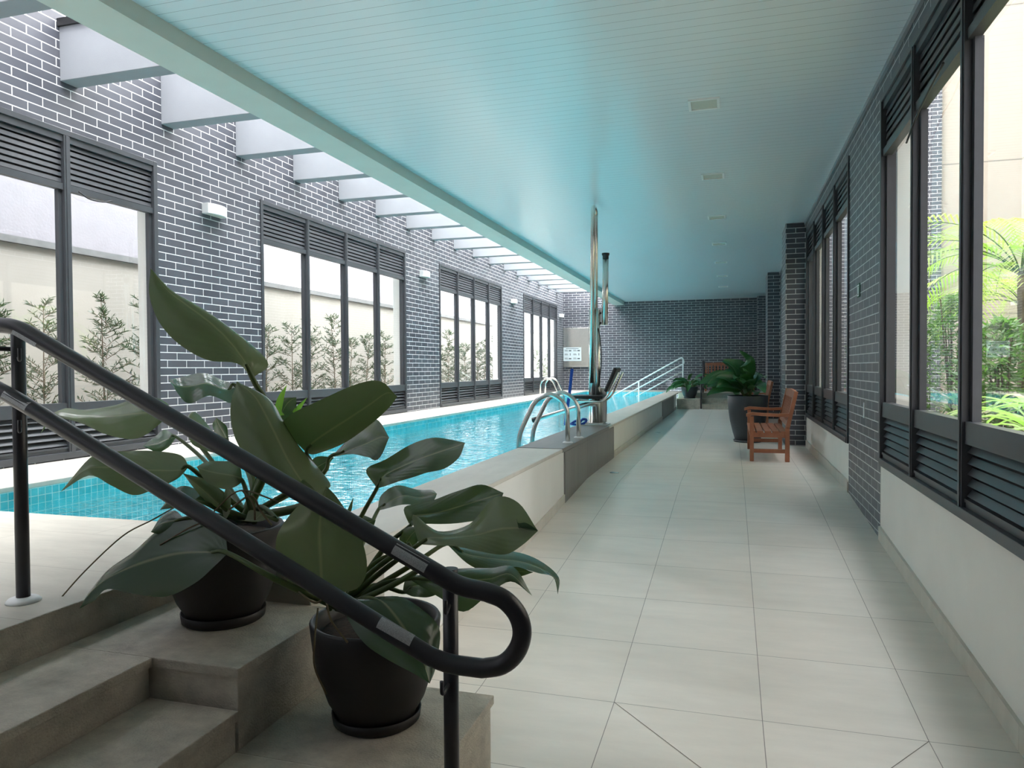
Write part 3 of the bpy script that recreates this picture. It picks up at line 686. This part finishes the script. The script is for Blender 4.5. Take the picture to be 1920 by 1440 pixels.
p2 = [
 ((1035, 1152), [((930, 1125), (1030, 1112), (1150, 1142)), ((879, 1050), (1025, 1030), (1188, 1062)), ((882, 960), (1022, 950), (1170, 962)), ((930, 880), (1028, 880), (1116, 876)), ((1000, 815), (1040, 832), (1080, 820))], (1050, 790), 1.80, 1.78, .02, .02, U(under=1, via=(1090, 1200, 1.84))),
 ((1222, 796), [((1186, 735), (1240, 755), (1263, 786)), ((1250, 699), (1300, 722), (1320, 764)), ((1330, 647), (1370, 692), (1386, 744)), ((1410, 624), (1440, 668), (1452, 731)), ((1475, 629), (1490, 652), (1502, 690))], (1524, 640), 2.05, 2.0, .06, -.05, U(via=(1140, 960, 2.0))),
 ((1225, 872), [((1235, 820), (1255, 846), (1262, 864)), ((1290, 788), (1310, 820), (1320, 852)), ((1360, 799), (1365, 826), (1380, 852)), ((1410, 802), (1410, 818), (1416, 839))], (1428, 815), 2.25, 2.22, .05, -.04, U(via=(1170, 990, 2.1))),
 ((1335, 925), [((1315, 860), (1350, 890), (1370, 918)), ((1400, 844), (1420, 880), (1440, 920)), ((1500, 804), (1520, 852), (1530, 910)), ((1580, 783), (1600, 828), (1620, 890))], (1656, 812), 2.05, 2.0, .05, -.04, U(via=(1240, 1010, 2.0))),
 ((1365, 988), [((1346, 886), (1400, 966), (1410, 990)), ((1430, 941), (1470, 962), (1480, 994)), ((1540, 920), (1560, 955), (1580, 1014)), ((1625, 828), (1640, 935), (1660, 1022)), ((1706, 845), (1712, 932), (1722, 990))], (1774, 942), 1.88, 1.85, .05, -.03, U(under=1, via=(1240, 1080, 1.92))),
 ((1700, 900), [((1708, 915), (1712, 930), (1716, 960)), ((1735, 915), (1735, 935), (1735, 958))], (1774, 940), 1.86, 1.85, 0, 0, U(pet=0)),
 ((1460, 986), [((1530, 1000), (1530, 1020), (1530, 1052)), ((1620, 1004), (1620, 1036), (1600, 1078)), ((1710, 1017), (1715, 1046), (1700, 1072)), ((1790, 1051), (1785, 1070), (1775, 1086)), ((1846, 1100), (1838, 1108), (1826, 1100))], (1842, 1160), 2.1, 2.03, .06, -.04, U(via=(1340, 1060, 2.0))),
 ((1330, 1106), [((1420, 1077), (1430, 1110), (1440, 1172)), ((1520, 1071), (1530, 1110), (1520, 1220)), ((1610, 1069), (1610, 1105), (1600, 1162)), ((1690, 1065), (1680, 1090), (1680, 1116))], (1754, 1164), 1.92, 1.88, .06, -.02, U(via=(1230, 1130, 1.92))),
 ((1660, 1075), [((1700, 1065), (1705, 1080), (1705, 1098))], (1758, 1084), 1.93, 1.92, 0, 0, U(pet=0)),
 ((1195, 1172), [((1110, 1190), (1240, 1185), (1292, 1164)), ((1134, 1265), (1290, 1240), (1366, 1204)), ((1188, 1336), (1335, 1308), (1434, 1270)), ((1268, 1387), (1372, 1370), (1433, 1362)), ((1350, 1432), (1392, 1425), (1420, 1422))], (1403, 1465), 1.82, 1.73, -.02, .07, U(via=(1160, 1180, 1.86))),
 ((1310, 1152), [((1325, 1103), (1350, 1130), (1350, 1168)), ((1400, 1098), (1410, 1130), (1400, 1168))], (1452, 1152), 2.0, 1.96, .04, -.03, U()),
 ((712, 1018), [((690, 928), (640, 1015), (665, 1062)), ((600, 904), (540, 1020), (600, 1122)), ((490, 930), (440, 1045), (500, 1167)), ((390, 1010), (360, 1075), (390, 1157)), ((300, 1075), (285, 1115), (300, 1142)), ((240, 1150), (235, 1162), (255, 1180))], (203, 1208), 1.76, 1.70, .05, -.02, U(via=(880, 1110, 1.76), w=.011)),
 ((1150, 950), [((1143, 900), (1170, 920), (1185, 946)), ((1175, 889), (1195, 910), (1206, 936))], (1218, 905), 2.1, 2.08, .03, 0, U()),
 ((1310, 1010), [((1298, 960), (1325, 975), (1345, 1002)), ((1330, 928), (1350, 945), (1366, 972))], (1378, 935), 2.02, 2.0, .03, 0, U()),
 ((1130, 880), [((1122, 870), (1128, 860), (1136, 868))], (1142, 826), 2.1, 2.1, 0, 0, U(pet=0)),
]
x2 = [('aerial_root', [(596, 1140, 1.76), (590, 1200, 1.73), (590, 1250, 1.74), (612, 1302, 1.77)], .0026),
      ('aerial_root', [(612, 1130, 1.76), (622, 1165, 1.73), (652, 1205, 1.73)], .003),
      ('aerial_root', [(560, 1110, 1.78), (590, 1130, 1.75), (610, 1120, 1.76)], .003),
      ('petiole', [(640, 1130, 1.86), (700, 1070, 1.9), (770, 1020, 1.95)], .0085),
      ('petiole', [(640, 1140, 1.84), (730, 1100, 1.86), (800, 1060, 1.9)], .009)]
philodendron('large philodendron in a black pot on the lower stone block, behind the handrail loop', P2LOC, at(640, 1140, 1.9), p2, x2)

# plants further along, grown leaf by leaf
def potted(name, label, loc, m, rim, base, h, sr, n, L0, W0, seed, spread=1.0, lift=.6, lm='bigleaf', face=0.0, xmax=9):
    root = thing(name, label, 'potted plant', loc); pot('pot', root, m, rim, base, h, sr)
    r = random.Random(seed)
    for i in range(n):
        a = i*2.399+r.uniform(-.3, .3); el = lift+(1.1*(1-i/n))*r.uniform(.4, 1)
        if math.cos(a)*(L0*1.7) > xmax: a = PI-a if i % 2 else PI/2+(a % 1)-.5+PI*(i % 4 == 0)
        d = V((math.cos(a)*math.cos(el), math.sin(a)*math.cos(el), math.sin(el)))
        Ls = L0*r.uniform(.7, 1.15); pl = Ls*r.uniform(.5, 1.0)*spread
        s0 = V((r.uniform(-.05, .05), r.uniform(-.05, .05), h-.03)); P0 = s0+d*pl
        out = V((math.cos(a), math.sin(a), 0)); d2 = (d+out*.5+V((0, 0, -.12-.5*(i/n)))).normalized(); d3 = (d2+V((0, 0, -.55))).normalized()
        P1 = P0+d2*Ls*.5; P2 = P1+d3*Ls*.5
        nrm = V((0, 0, 1))+out*-.5+V((r.uniform(-.4, .4), -1, .2))*face
        b = oriented(leaf_mesh(P0, P1, P2, W0*r.uniform(.8, 1.2), nrm, .35, .2, seed*50+i, .1, .7), nrm); b.build('leaf', M[lm], root)
        b = MB(); b.tube(smoothpath([s0, s0.lerp(P0, .5), P0, P0.lerp(P1, .3)], 4), .007, 6); b.build('petiole', M['petiole'], root)
    return root
potted('potted_plant', 'bushy broad-leaved plant in a tall dark planter between bench and brick pillar', (.24, 11.36, ZL), M['potgrey'], .29, .17, .68, .2, 28, .50, .27, 5, .62, .66, face=1.6, xmax=.42)
potted('potted_plant', 'small leafy plant in a dark pot on the block beside the far steps', (-1.06, 20.17, .552), M['potgrey'], .22, .13, .30, .15, 26, .42, .17, 11, .7, .2, face=.6)

# ------------------------------------------------------------------ garden benches
def bench(label, loc, rz):
    """two-seat slatted bench; local x = along the seat, front towards -y"""
    t = thing('garden_bench', label, 'bench', loc, rz, 'wooden garden benches')
    Wd, D, H, S, A = 1.36, .44, .83, .355, .55
    w = M['wood']; ht = .022
    for sx in (-1, 1):
        x = sx*(Wd/2-.025)
        b = MB(); b.box(x-.025, x+.025, 0, .045, 0, A-.02); b.build('leg', w, t, bevel=.004)
        b = MB(); b.box(x-.025, x+.025, D-.05, D, 0, S+.05)
        b.bar((x, D-.025, S+.03), (x, D+.07, H-.01), .05, .045, (0, 1, 0)); b.build('leg', w, t, bevel=.004)
        b = MB(); pts = [(-.04, A-.01), (.03, A+.008), (.15, A), (.3, A-.008), (D-.0, A-.002), (D+.01, A)]
        for (y0, z0), (y1, z1) in zip(pts, pts[1:]): b.add([(x+e, y, z+dz) for e in (-.03, .03) for y, z in ((y0, z0), (y1, z1)) for dz in (-.018, .018)], [(0, 1, 3, 2), (4, 6, 7, 5), (0, 4, 5, 1), (2, 3, 7, 6), (0, 2, 6, 4), (1, 5, 7, 3)])
        b.build('armrest', w, t)
        b = MB(); b.box(x-.015, x+.015, .04, D-.04, .10, .145); b.build('stretcher', w, t)
        b = MB(); b.box(x-.014, x+.014, .04, D-.04, S-.075, S-.02); b.build('side_rail', w, t)
    b = MB()
    for k in range(5):
        y0 = -.005+k*.086; b.box(-Wd/2+.006, Wd/2-.006, y0, y0+.07, S-.02, S)
    b.build('seat', w, t)
    b = MB(); b.box(-Wd/2+.05, Wd/2-.05, .006, .03, S-.08, S-.022); b.build('front_rail', w, t)
    bk = lambda z: D+.045*0-.025+(z-S-.03)/(H-.04-S)*.095
    b = MB()
    def rail(z0, z1, cr=0):
        n = 8
        for i in range(n):
            xa, xb = -Wd/2+.05+(Wd-.1)*i/n, -Wd/2+.05+(Wd-.1)*(i+1)/n
            ca, cb = [cr*(1-(2*abs(v)/Wd)**2) for v in (xa, xb)]
            vs = [(xa, bk(z0)-.014, z0), (xa, bk(z0)+.014, z0), (xa, bk(z1)-.014, z1+ca), (xa, bk(z1)+.014, z1+ca), (xb, bk(z0)-.014, z0), (xb, bk(z0)+.014, z0), (xb, bk(z1)-.014, z1+cb), (xb, bk(z1)+.014, z1+cb)]
            b.add(vs, [(0, 4, 6, 2), (1, 3, 7, 5), (2, 6, 7, 3), (0, 1, 5, 4), (0, 2, 3, 1), (4, 5, 7, 6)])
    rail(H-.09, H-.015, .018); rail(S+.06, S+.115)
    for k in range(14):
        x = -Wd/2+.09+k*(Wd-.18)/13
        b.bar((x, bk(S+.1), S+.1), (x, bk(H-.08), H-.08), .042, .014, (0, 1, 0))
    b.build('backrest', w, t)
    return t
b0 = bench('slatted wooden bench standing on the walkway before the brick pillar', (.215, 9.70, ZL), -PI/2)
dup(b0, (.26, 15.62, ZL), -PI/2, 'slatted wooden bench half hidden behind the big planter')
dup(b0, (-.04, 21.70, ZD), 0, 'slatted wooden bench on the raised deck against the end wall')

# ------------------------------------------------------------------ pool ladders
def ladder(label, loc, mir):
    t = thing('pool_ladder', label, 'ladder', loc, 0, 'pool ladders')
    for i, y in enumerate((0, .5)):
        pts = [(0, y, 0), (-.005, y, .30), (-.06, y, .39), (-.165, y, .445), (-.275, y, .405), (-.335, y, .345), (-.46, y, .085), (-.48, y, -.06), (-.48, y, -.75)]
        pts = [(x*mir, yy, z) for x, yy, z in pts]
        sp = [V(pts[0]), V(pts[1])]+smoothpath(pts[1:6], 6)[1:]+fillet([V(pts[5]), V(pts[6]), V(pts[7]), V(pts[8])], .08)[1:]
        b = MB(); b.tube(sp, .0215, 14); o = b.build('rail', M['steel'], t)
        b = MB(); b.lathe((0, y, 0), [(.05, .0), (.05, .004), (.04, .012), (.022, .014), (.021, .014)], 24); b.build('flange', M['whiteplastic'], o)
    for z in (-.2, -.45, -.7):
        b = MB(); b.box(-.48*mir-.04, -.48*mir+.04, .0, .5, z-.015, z+.01); b.build('rung', M['steel'], t)
    return t
l0 = ladder('stainless pool ladder on the grey stone wall beside the walkway', (-1.44, 6.6, ZD+.004), 1)
l1 = ladder('stainless pool ladder on the far coping, seen behind the pool lift', (-4.46, 17.3, ZD), -1)

# ------------------------------------------------------------------ pool lift
LY = 8.80
pl = thing('pool_lift', 'stainless pool lift with tall mast and black seat at the pool edge', 'pool lift', (-1.595, LY, ZD))
O = V((-1.595, LY, ZD)); A_ = lambda x, z, dy=0: V((x-O.x, dy, z-O.z))
b = MB(); b.box(-.19, .18, -.15, .15, 0.002, .014); b.box(-.10, .13, -.1, .1, .014, .03); b.build('base_plate', M['steel'], pl, bevel=.004)
b = MB(); b.tube([A_(-1.585, .72), A_(-1.588, 2.11)], .05, 20); b.tube([A_(-1.64, .72, .05), A_(-1.632, 2.1, .05)], .028, 14); b.build('mast', M['chrome'], pl)
b = MB(); b.tube(fillet([A_(-1.612, 1.2, -.055), A_(-1.585, 3.33, -.06), A_(-1.592, 3.33, .16), A_(-1.598, 1.2, .13)], .09), .026, 14); b.build('hoop', M['chrome'], pl)
b = MB(); b.tube([A_(-1.55, 2.09, -.02), A_(-1.545, .72, -.02)], .036, 16); b.build('sleeve', M['chrome'], pl)
b = MB(); b.tube([A_(-1.458, 1.90), A_(-1.445, 2.70)], .036, 18); ac = b.build('actuator', M['chrome'], pl)
b = MB(); b.tube([A_(-1.445, 2.695), A_(-1.445, 2.735), A_(-1.4447, 2.74), A_(-1.4445, 2.765)], [.037, .037, .046, .046], 18); b.build('actuator_cap', M['black'], ac)
b = MB(); b.box(*(A_(-1.545, 0).x, A_(-1.46, 0).x), -.012, .012, A_(0, 1.90).z, A_(0, 2.09).z)
b.build('actuator_bracket', M['steel'], pl)
b = MB()
for z in (1.925, 2.045):
    b = MB(); b.tube([A_(-1.51, z, -.02), A_(-1.51, z, .02)], .014, 10); b.build('bolt', M['black'], pl)
b = MB(); b.tube(smoothpath([A_(-1.53, 1.86, -.06), A_(-1.50, 1.72, -.08), A_(-1.49, 1.45, -.07), A_(-1.53, 1.15, -.06)], 6), .006, 8); b.build('cable', M['black'], pl)
b = MB(); b.box(A_(-1.53, 0).x, A_(-1.455, 0).x, .05, .12, .03, .45); b.build('rear_channel', M['steel'], pl, bevel=.006)
b = MB(); b.tube([A_(-1.50, .985, -.09), A_(-1.62, .958, -.09), A_(-2.29, .757, -.09)], .029, 14); b.box(A_(-1.62, 0).x, A_(-1.56, 0).x, -.1, -.04, A_(0, .92).z, A_(0, 1.0).z); ar = b.build('arm', M['steel'], pl)
b = MB(); b.tube([A_(-2.285, .758, -.09), A_(-2.345, .741, -.09)], .033, 14); b.build('arm_cap', M['black'], ar)
b = MB(); b.box(A_(-1.84, 0).x, A_(-1.44, 0).x, -.30, .1, A_(0, 1.018).z, A_(0, 1.056).z); st = b.build('seat', M['black'], pl, bevel=.015)
for dy in (-.28, .06):
    b = MB(); b.tube(fillet([A_(-1.80, .995, dy), A_(-1.45, .985, dy), A_(-1.375, 1.06, dy), A_(-1.25, 1.33, dy)], .05), .012, 10); b.build('seat_frame', M['chrome'], pl)
b = MB(); c0, c1 = A_(-1.412, 1.10, -.1), A_(-1.288, 1.385, -.1); d = (c1-c0); nn_ = V((d.z, 0, -d.x)).normalized()
b.obox((c0+c1)/2+nn_*.0, d*.5, V((0, .19, 0)), nn_*.021); b.build('backrest', M['black'], pl, bevel=.018)
b = MB()
pts = smoothpath([A_(-1.795, 1.375, -.32), A_(-1.815, 1.2, -.32), A_(-1.835, 1.04, -.315), A_(-1.87, .85, -.3), A_(-1.895, .70, -.25)], 5)
for p_, q_ in zip(pts, pts[1:]): b.bar(p_, q_, .035, .008, (0, 1, 0))
b.build('safety_belt', M['blue'], pl)
b = MB(); b.tube(smoothpath([A_(-1.86, .70, -.12), A_(-1.80, .74, -.10), A_(-1.76, .725, -.08), A_(-1.72, .76, -.06), A_(-1.68, .75, -.05), A_(-1.70, .715, -.1), A_(-1.78, .70, -.13), A_(-1.84, .71, -.16)], 6), .016, 8); b.build('cord', M['blue'], pl)

# ------------------------------------------------------------------ far end: pool handrail, stair rail, panel, notice
ph = thing('pool_handrail', 'white triple-pipe handrail sloping into the pool by the end wall', 'handrail', (-1.3, 21.3, ZD))
O2 = V((-1.3, 21.3, ZD))
P_ = lambda x, z: V((x, 21.3, z))-O2
b = MB(); b.tube(fillet([P_(-3.42, .50), P_(-1.32, 1.672), P_(-1.26, 1.50), P_(-3.0, .55)], .06), .021, 10); b.build('upper_pipe', M['whitepipe'], ph)
b = MB(); b.tube([P_(-2.62, .55), P_(-1.3, 1.27)], .018, 10); b.build('lower_pipe', M['whitepipe'], ph)
b = MB(); b.tube([P_(-1.30, .69), P_(-1.30, 1.60)], .02, 10); b.tube([P_(-2.55, PZ), P_(-2.55, .98)], .02, 10); b.build('post', M['whitepipe'], ph)
fr = thing('stair_handrail', 'thin black double-pipe handrail beside the far steps', 'handrail', (-.745, 19.75, ZL))
b = MB(); b.tube([(0, 0, 0), (0, 0, .86)], .02, 12); o = b.build('post', M['rail'], fr)
b = MB(); b.lathe((0, 0, 0), [(.05, 0), (.05, .004), (.03, .014), (.021, .015)], 20); b.build('base_flange', M['whiteplastic'], o)
b = MB(); b.tube([(.02, .86, ZD-ZL), (.02, .86, ZD-ZL+.86)], .02, 12); b.build('post', M['rail'], fr)
b = MB(); b.tube(fillet([(.055, 1.2, 1.27), (.055, .86, 1.25), (.055, 0, .84), (.055, -.2, .82), (.055, -.2, .63), (.055, 0, .64), (.055, .86, 1.05), (.055, 1.2, 1.07)], .07), .022, 10); b.build('rail_pipe', M['rail'], fr)
sp = thing('steel_cabinet', 'stainless steel wall cabinet in the far corner above the pool', 'cabinet', (-4.6, YF-.001, 1.42))
b = MB(); b.box(-.385, .43, -.09, 0, 0, 1.21); b.build('body', M['steel'], sp, bevel=.004)
b = MB(); b.box(-.37, .415, -.1, -.09, .015, 1.195); b.build('door', M['chrome'], sp, bevel=.003)
nb = thing('notice_board', 'pale printed notice mounted on the steel cabinet', 'notice', (-4.69, YF-.1005, 1.6))
b = MB(); b.box(-.28, .28, -.008, -.0005, 0, .42); b.build('sheet', M['notice'], nb)
b = MB()
b.box(-.2, .2, -.0095, -.008, .375, .39)
for cx in (-.13, .14):
    for rz in (.29, .17, .045):
        for j in range(3): b.box(cx-.11, cx+.0-.01*j, -.0095, -.008, rz+.012+j*.018, rz+.02+j*.018)
        if rz == .17: b.box(cx+.055, cx+.075, -.0095, -.008, rz, rz+.07)
        else: b.box(cx+.02, cx+.1, -.0095, -.008, rz+.01, rz+.045)
b.build('print', M['ink'], nb)

# ------------------------------------------------------------------ outside, left: alley with shrubs and boundary wall
b = MB(); b.box(-40, XL-TH, -12, 60, .15, .3); structure(b.build('ground', M['paving']))
b = MB(); b.box(-7.3, -7.0, -10, 40, .3, 2.69); structure(b.build('boundary_wall', M['beigewall']), 'beige boundary wall beyond the alley')
b = MB(); b.box(-7.34, -6.95, -10, 40, 2.69, 2.76); structure(b.build('boundary_wall_cap', M['cap']), 'dark capping on the boundary wall')
b = MB(); b.box(-16, -8.2, -5.9, 10.4, .3, 11); tag(b.build('building', M['stucco']), 'rough white stucco building rising behind the boundary wall', 'building')
b = MB(); b.box(-22, -12, 24, 60, .3, 9); tag(b.build('building', M['stucco']), 'pale building far behind the alley', 'building')
for y, lab in ((11.35, 'thin fence post with insulators on the boundary wall, seen through the second window'), (17.2, 'thin fence post with insulators on the boundary wall, seen through the third window')):
    t = thing('fence_post', lab, 'post', (-7.15, y, 2.76), 0, 'electric fence posts')
    b = MB(); b.tube([(0, 0, 0), (0, 0, .95)], .014, 8); b.build('rod', M['whiteplastic'], t)
    for k in range(5):
        b = MB(); b.lathe((.0, -.03, .15+k*.17), [(.0, -.02), (.022, -.015), (.03, 0), (.022, .015), (0, .02)], 10); b.build('insulator', M['black'], t)
b = MB(); b.box(-24, 14, -34, -6, .3, 22); structure(b.build('sky_blocker', M['stucco']))  # unseen block behind the camera, added to dim sky light on the beam faces
def needle_shrub(seed, h):
    r = random.Random(seed); bs, bf = MB(), MB()
    bs.tube(smoothpath([(0, 0, 0), (r.uniform(-.03, .03), r.uniform(-.03, .03), h*.5), (r.uniform(-.06, .06), r.uniform(-.06, .06), h)], 5), [.014-.011*k/10 for k in range(11)], 6)
    for k in range(int(h*36)):
        z = h*(.12+.88*r.random()); a = r.uniform(0, 2*PI); L = .30*(1.15-z/h)+.09; up = r.uniform(.25, 1.0)
        d = V((math.cos(a), math.sin(a), up)).normalized(); p0 = V((0, 0, z)); p1 = p0+d*L
        bs.tube([p0, p1], .0035, 4, cap=False)
        for j in range(18):
            c = p0.lerp(p1, .25+.78*j/17); a2 = r.uniform(0, 2*PI); dd = (d*.8+V((math.cos(a2), math.sin(a2), r.uniform(-.5, .7)))).normalized()
            l = r.uniform(.05, .085); sd = dd.cross(V((r.uniform(-1, 1), r.uniform(-1, 1), r.uniform(-1, 1)))).normalized()*.0055
            bf.add([c-sd*.4, c+sd*.4, c+dd*l*.5+sd, c+dd*l, c+dd*l*.5-sd], [(0, 1, 2, 3, 4)], 0, False, [(0, 0, 0)]*5)
    return bs, bf
protos = []
for i in range(5):
    bs, bf = needle_shrub(i+1, 1.55+.09*i)
    t = thing('podocarpus_shrub', '', 'shrub', (0, 0, 0), 0, 'podocarpus shrubs along the boundary wall')
    bs.build('stem', M['bark'], t); bf.build('foliage', M['needle'], t); protos.append(t)
places = [4.5, 5.0, 5.6, 6.25, 6.8, 8.6, 9.15, 9.7, 10.3, 10.9, 11.5, 12.1, 12.7, 15.5, 16.1, 16.8, 17.5, 18.2, 18.9, 19.6, 20.3, 24.2, 25.2, 26.2, 27.2]
wn = lambda y: 0 if y < 8 else 1 if y < 14 else 2 if y < 22 else 3
cnt = [0, 0, 0, 0]
for i, y in enumerate(places):
    w_ = wn(y); cnt[w_] += 1
    nth = ordw[cnt[w_]-1] if cnt[w_] > 1 else 'first'
    lab = 'thin needle-leaved shrub by the boundary wall, %s from the left behind the %s window' % (nth, ('nearest', 'second', 'third', 'fourth')[w_])
    loc = (-6.42+rnd.uniform(-.08, .08), y, .3)
    p = protos[i % 5]
    if i < 5: p.location = loc; p['label'] = lab
    else: dup(p, loc, rnd.uniform(0, 6), lab)

# ------------------------------------------------------------------ outside, right: garden court
b = MB(); b.box(XR+TH, 40, -12, 60, .15, .3); structure(b.build('ground', M['ground']))
b = MB(); b.box(3.66, 4.93, 15.05, 18, .3, 14); b.box(4.93, 7, 1.5, 18, .3, 14)
structure(b.build('facade_cream', M['cream']), 'cream rendered facade across the garden court')
b = MB(); b.box(XR+TH, 3.66, 15, 18, .3, 14)
structure(b.build('facade_brick', M['brick']), 'dark brick facade strip beside the cream facade')
def palm(label, loc, th, nf, L, seed):
    t = thing('palm', label, 'palm', loc); r = random.Random(seed)
    b = MB(); b.tube(smoothpath([(0, 0, 0), (.03, .02, th*.5), (.0, .0, th)], 6), [.06-.025*k/12 for k in range(13)], 12); b.build('trunk', M['bark'], t)
    for i in range(nf):
        a = i*2.399+r.uniform(-.3, .3); el = r.uniform(.35, 1.25); Ls = L*r.uniform(.8, 1.1)
        h = V((math.cos(a), math.sin(a), 0)); p0 = V((0, 0, th))
        pts = [p0]; el2 = el
        for k in range(14):
            pts.append(pts[-1]+(h*math.cos(el2)+V((0, 0, math.sin(el2))))*Ls/14); el2 -= .12
        b = MB(); b.tube(pts, [.009-.007*k/14 for k in range(15)], 5)
        for k in range(3, 15):
            for sub in (0, .5):
                if k == 14 and sub: continue
                c = pts[k].lerp(pts[min(14, k+1)], sub); tg = (pts[min(14, k+1)]-pts[k-1]).normalized(); sd = tg.cross(V((0, 0, 1))).normalized()
                for s_ in (-1, 1):
                    d = (sd*s_+tg*.75+V((0, 0, .15))).normalized(); l = Ls*.34*(1-.45*abs(k-8)/7)
                    wv = d.cross(V((0, 0, 1))).normalized()*.005
                    m1, m2 = c+d*l*.5+V((0, 0, .0)), c+d*l+V((0, 0, -l*.3))
                    b.add([c-wv, c+wv, m1+wv*2, m2, m1-wv*2], [(0, 1, 2, 4), (4, 2, 3)], 1, False, [(0, 0, 0)]*5)
        b.build('frond', [M['petiole'], M['palm']], t)
    return t
palm('tall feather palm with yellow-green fronds outside the nearest right window', (2.85, 8.7, .3), 2.0, 18, 1.4, 3)
palm('lower feather palm outside the nearest right window, toward the cream wall', (3.75, 11.4, .3), 1.9, 15, 1.5, 8)
def shrub(label, loc, h, rad, n, seed, lm='shrubleaf'):
    t = thing('garden_shrub', label, 'shrub', loc); r = random.Random(seed); bs, bf = MB(), MB()
    for k in range(9):
        a = r.uniform(0, 6.28); tip = V((math.cos(a)*rad*.7*r.random(), math.sin(a)*rad*.7*r.random(), h*r.uniform(.7, 1)))
        bs.tube([(0, 0, 0), tip*.5+V((0, 0, .1)), tip], .009, 5, cap=False)
    for k in range(n):
        z = h*r.random()**.8; rr = rad*math.sin(PI*min(1, (z/h)*.8+.2))**.5*r.random()**.5; a = r.uniform(0, 6.28)
        c = V((math.cos(a)*rr, math.sin(a)*rr, z)); a2 = r.uniform(0, 6.28); d = V((math.cos(a2), math.sin(a2), r.uniform(-.4, .9))).normalized()
        l = r.uniform(.06, .12); sd = d.cross(V((r.uniform(-1, 1), r.uniform(-1, 1), 1))).normalized()*l*.12
        bf.add([c, c+d*l*.5+sd, c+d*l, c+d*l*.5-sd], [(0, 1, 2, 3)], 0, False, [(0, 0, 0)]*4)
    bs.build('stem', M['bark'], t); bf.build('foliage', M[lm], t)
shrub('dense dark green shrub below the tall palm', (2.15, 6.95, .3), 1.45, .42, 3200, 4)
shrub('tall loose green shrub left of the tall palm', (2.55, 9.9, .3), 1.9, .5, 3600, 5)
shrub('airy green shrub before the cream wall', (3.0, 7.6, .3), 1.6, .42, 2400, 6)
shrub('green shrub outside the window by the bench', (1.72, 9.3, .3), 2.3, .4, 3000, 9)
def strap(label, loc, n, L, seed):
    t = thing('strap_leaved_plant', label, 'plant', loc, 0, 'strap-leaved plants under the right window'); r = random.Random(seed)
    for k in range(n):
        a = k*2.399; el = r.uniform(.5, 1.3); h = V((math.cos(a), math.sin(a), 0)); p = V((0, 0, .0)); pts = [p]; Ls = L*r.uniform(.75, 1.1)
        for j in range(8): pts.append(pts[-1]+(h*math.cos(el)+V((0, 0, math.sin(el))))*Ls/8); el -= .22
        sd = h.cross(V((0, 0, 1))); vs = []
        for j, c in enumerate(pts):
            w_ = .026*math.sin(PI*min(1, .18+.82*j/8))**.7
            vs += [c-sd*w_+V((0, 0, w_*.4)), c, c+sd*w_+V((0, 0, w_*.4))]
        fs = [(j*3+m_, j*3+m_+1, j*3+m_+4, j*3+m_+3) for j in range(8) for m_ in (0, 1)]
        b = MB(); b.add(vs, fs, 0, True, [(0, 0, 0)]*len(vs)); b.build('leaf', M['strap'], t)
strap('arching strap-leaved plant close under the nearest right window, nearest the camera', (2.0, 5.0, .86), 26, .85, 1)
strap('arching strap-leaved plant under the nearest right window, middle one', (2.0, 5.75, .86), 26, .8, 2)
strap('arching strap-leaved plant under the nearest right window, farthest one', (2.55, 6.3, .86), 24, .9, 3)
b = MB(); b.box(XR+TH, 3.0, 3.2, 6.5, .3, .86); structure(b.build('garden_bed', M['ground']), 'raised planting bed outside the right window')

# ------------------------------------------------------------------ daylight
w = bpy.data.worlds.new('overcast_sky'); sc.world = w; w.use_nodes = True
bg = w.node_tree.nodes['Background']; bg.inputs[0].default_value = (.94, .97, 1.0, 1); bg.inputs[1].default_value = 9.0
def portal(name, loc, rot, sx, sy):
    l = bpy.data.lights.new(name, 'AREA'); l.shape = 'RECTANGLE'; l.size = sx; l.size_y = sy; l.cycles.is_portal = True
    o = bpy.data.objects.new(name, l); C.objects.link(o); o.location = loc; o.rotation_euler = rot
portal('skylight_portal', ((XL-3.4)/2, (YN+YF)/2, 4.3), (0, 0, 0), 1.65, YF-YN)
for a0, a1 in LW: portal('left_window_portal', (XL-.3, (a0+a1)/2, 1.97), (0, -PI/2, 0), 1.7, a1-a0)
for a0, a1 in RW: portal('right_window_portal', (XR+.3, (a0+a1)/2, 1.97), (0, PI/2, 0), 1.7, a1-a0)
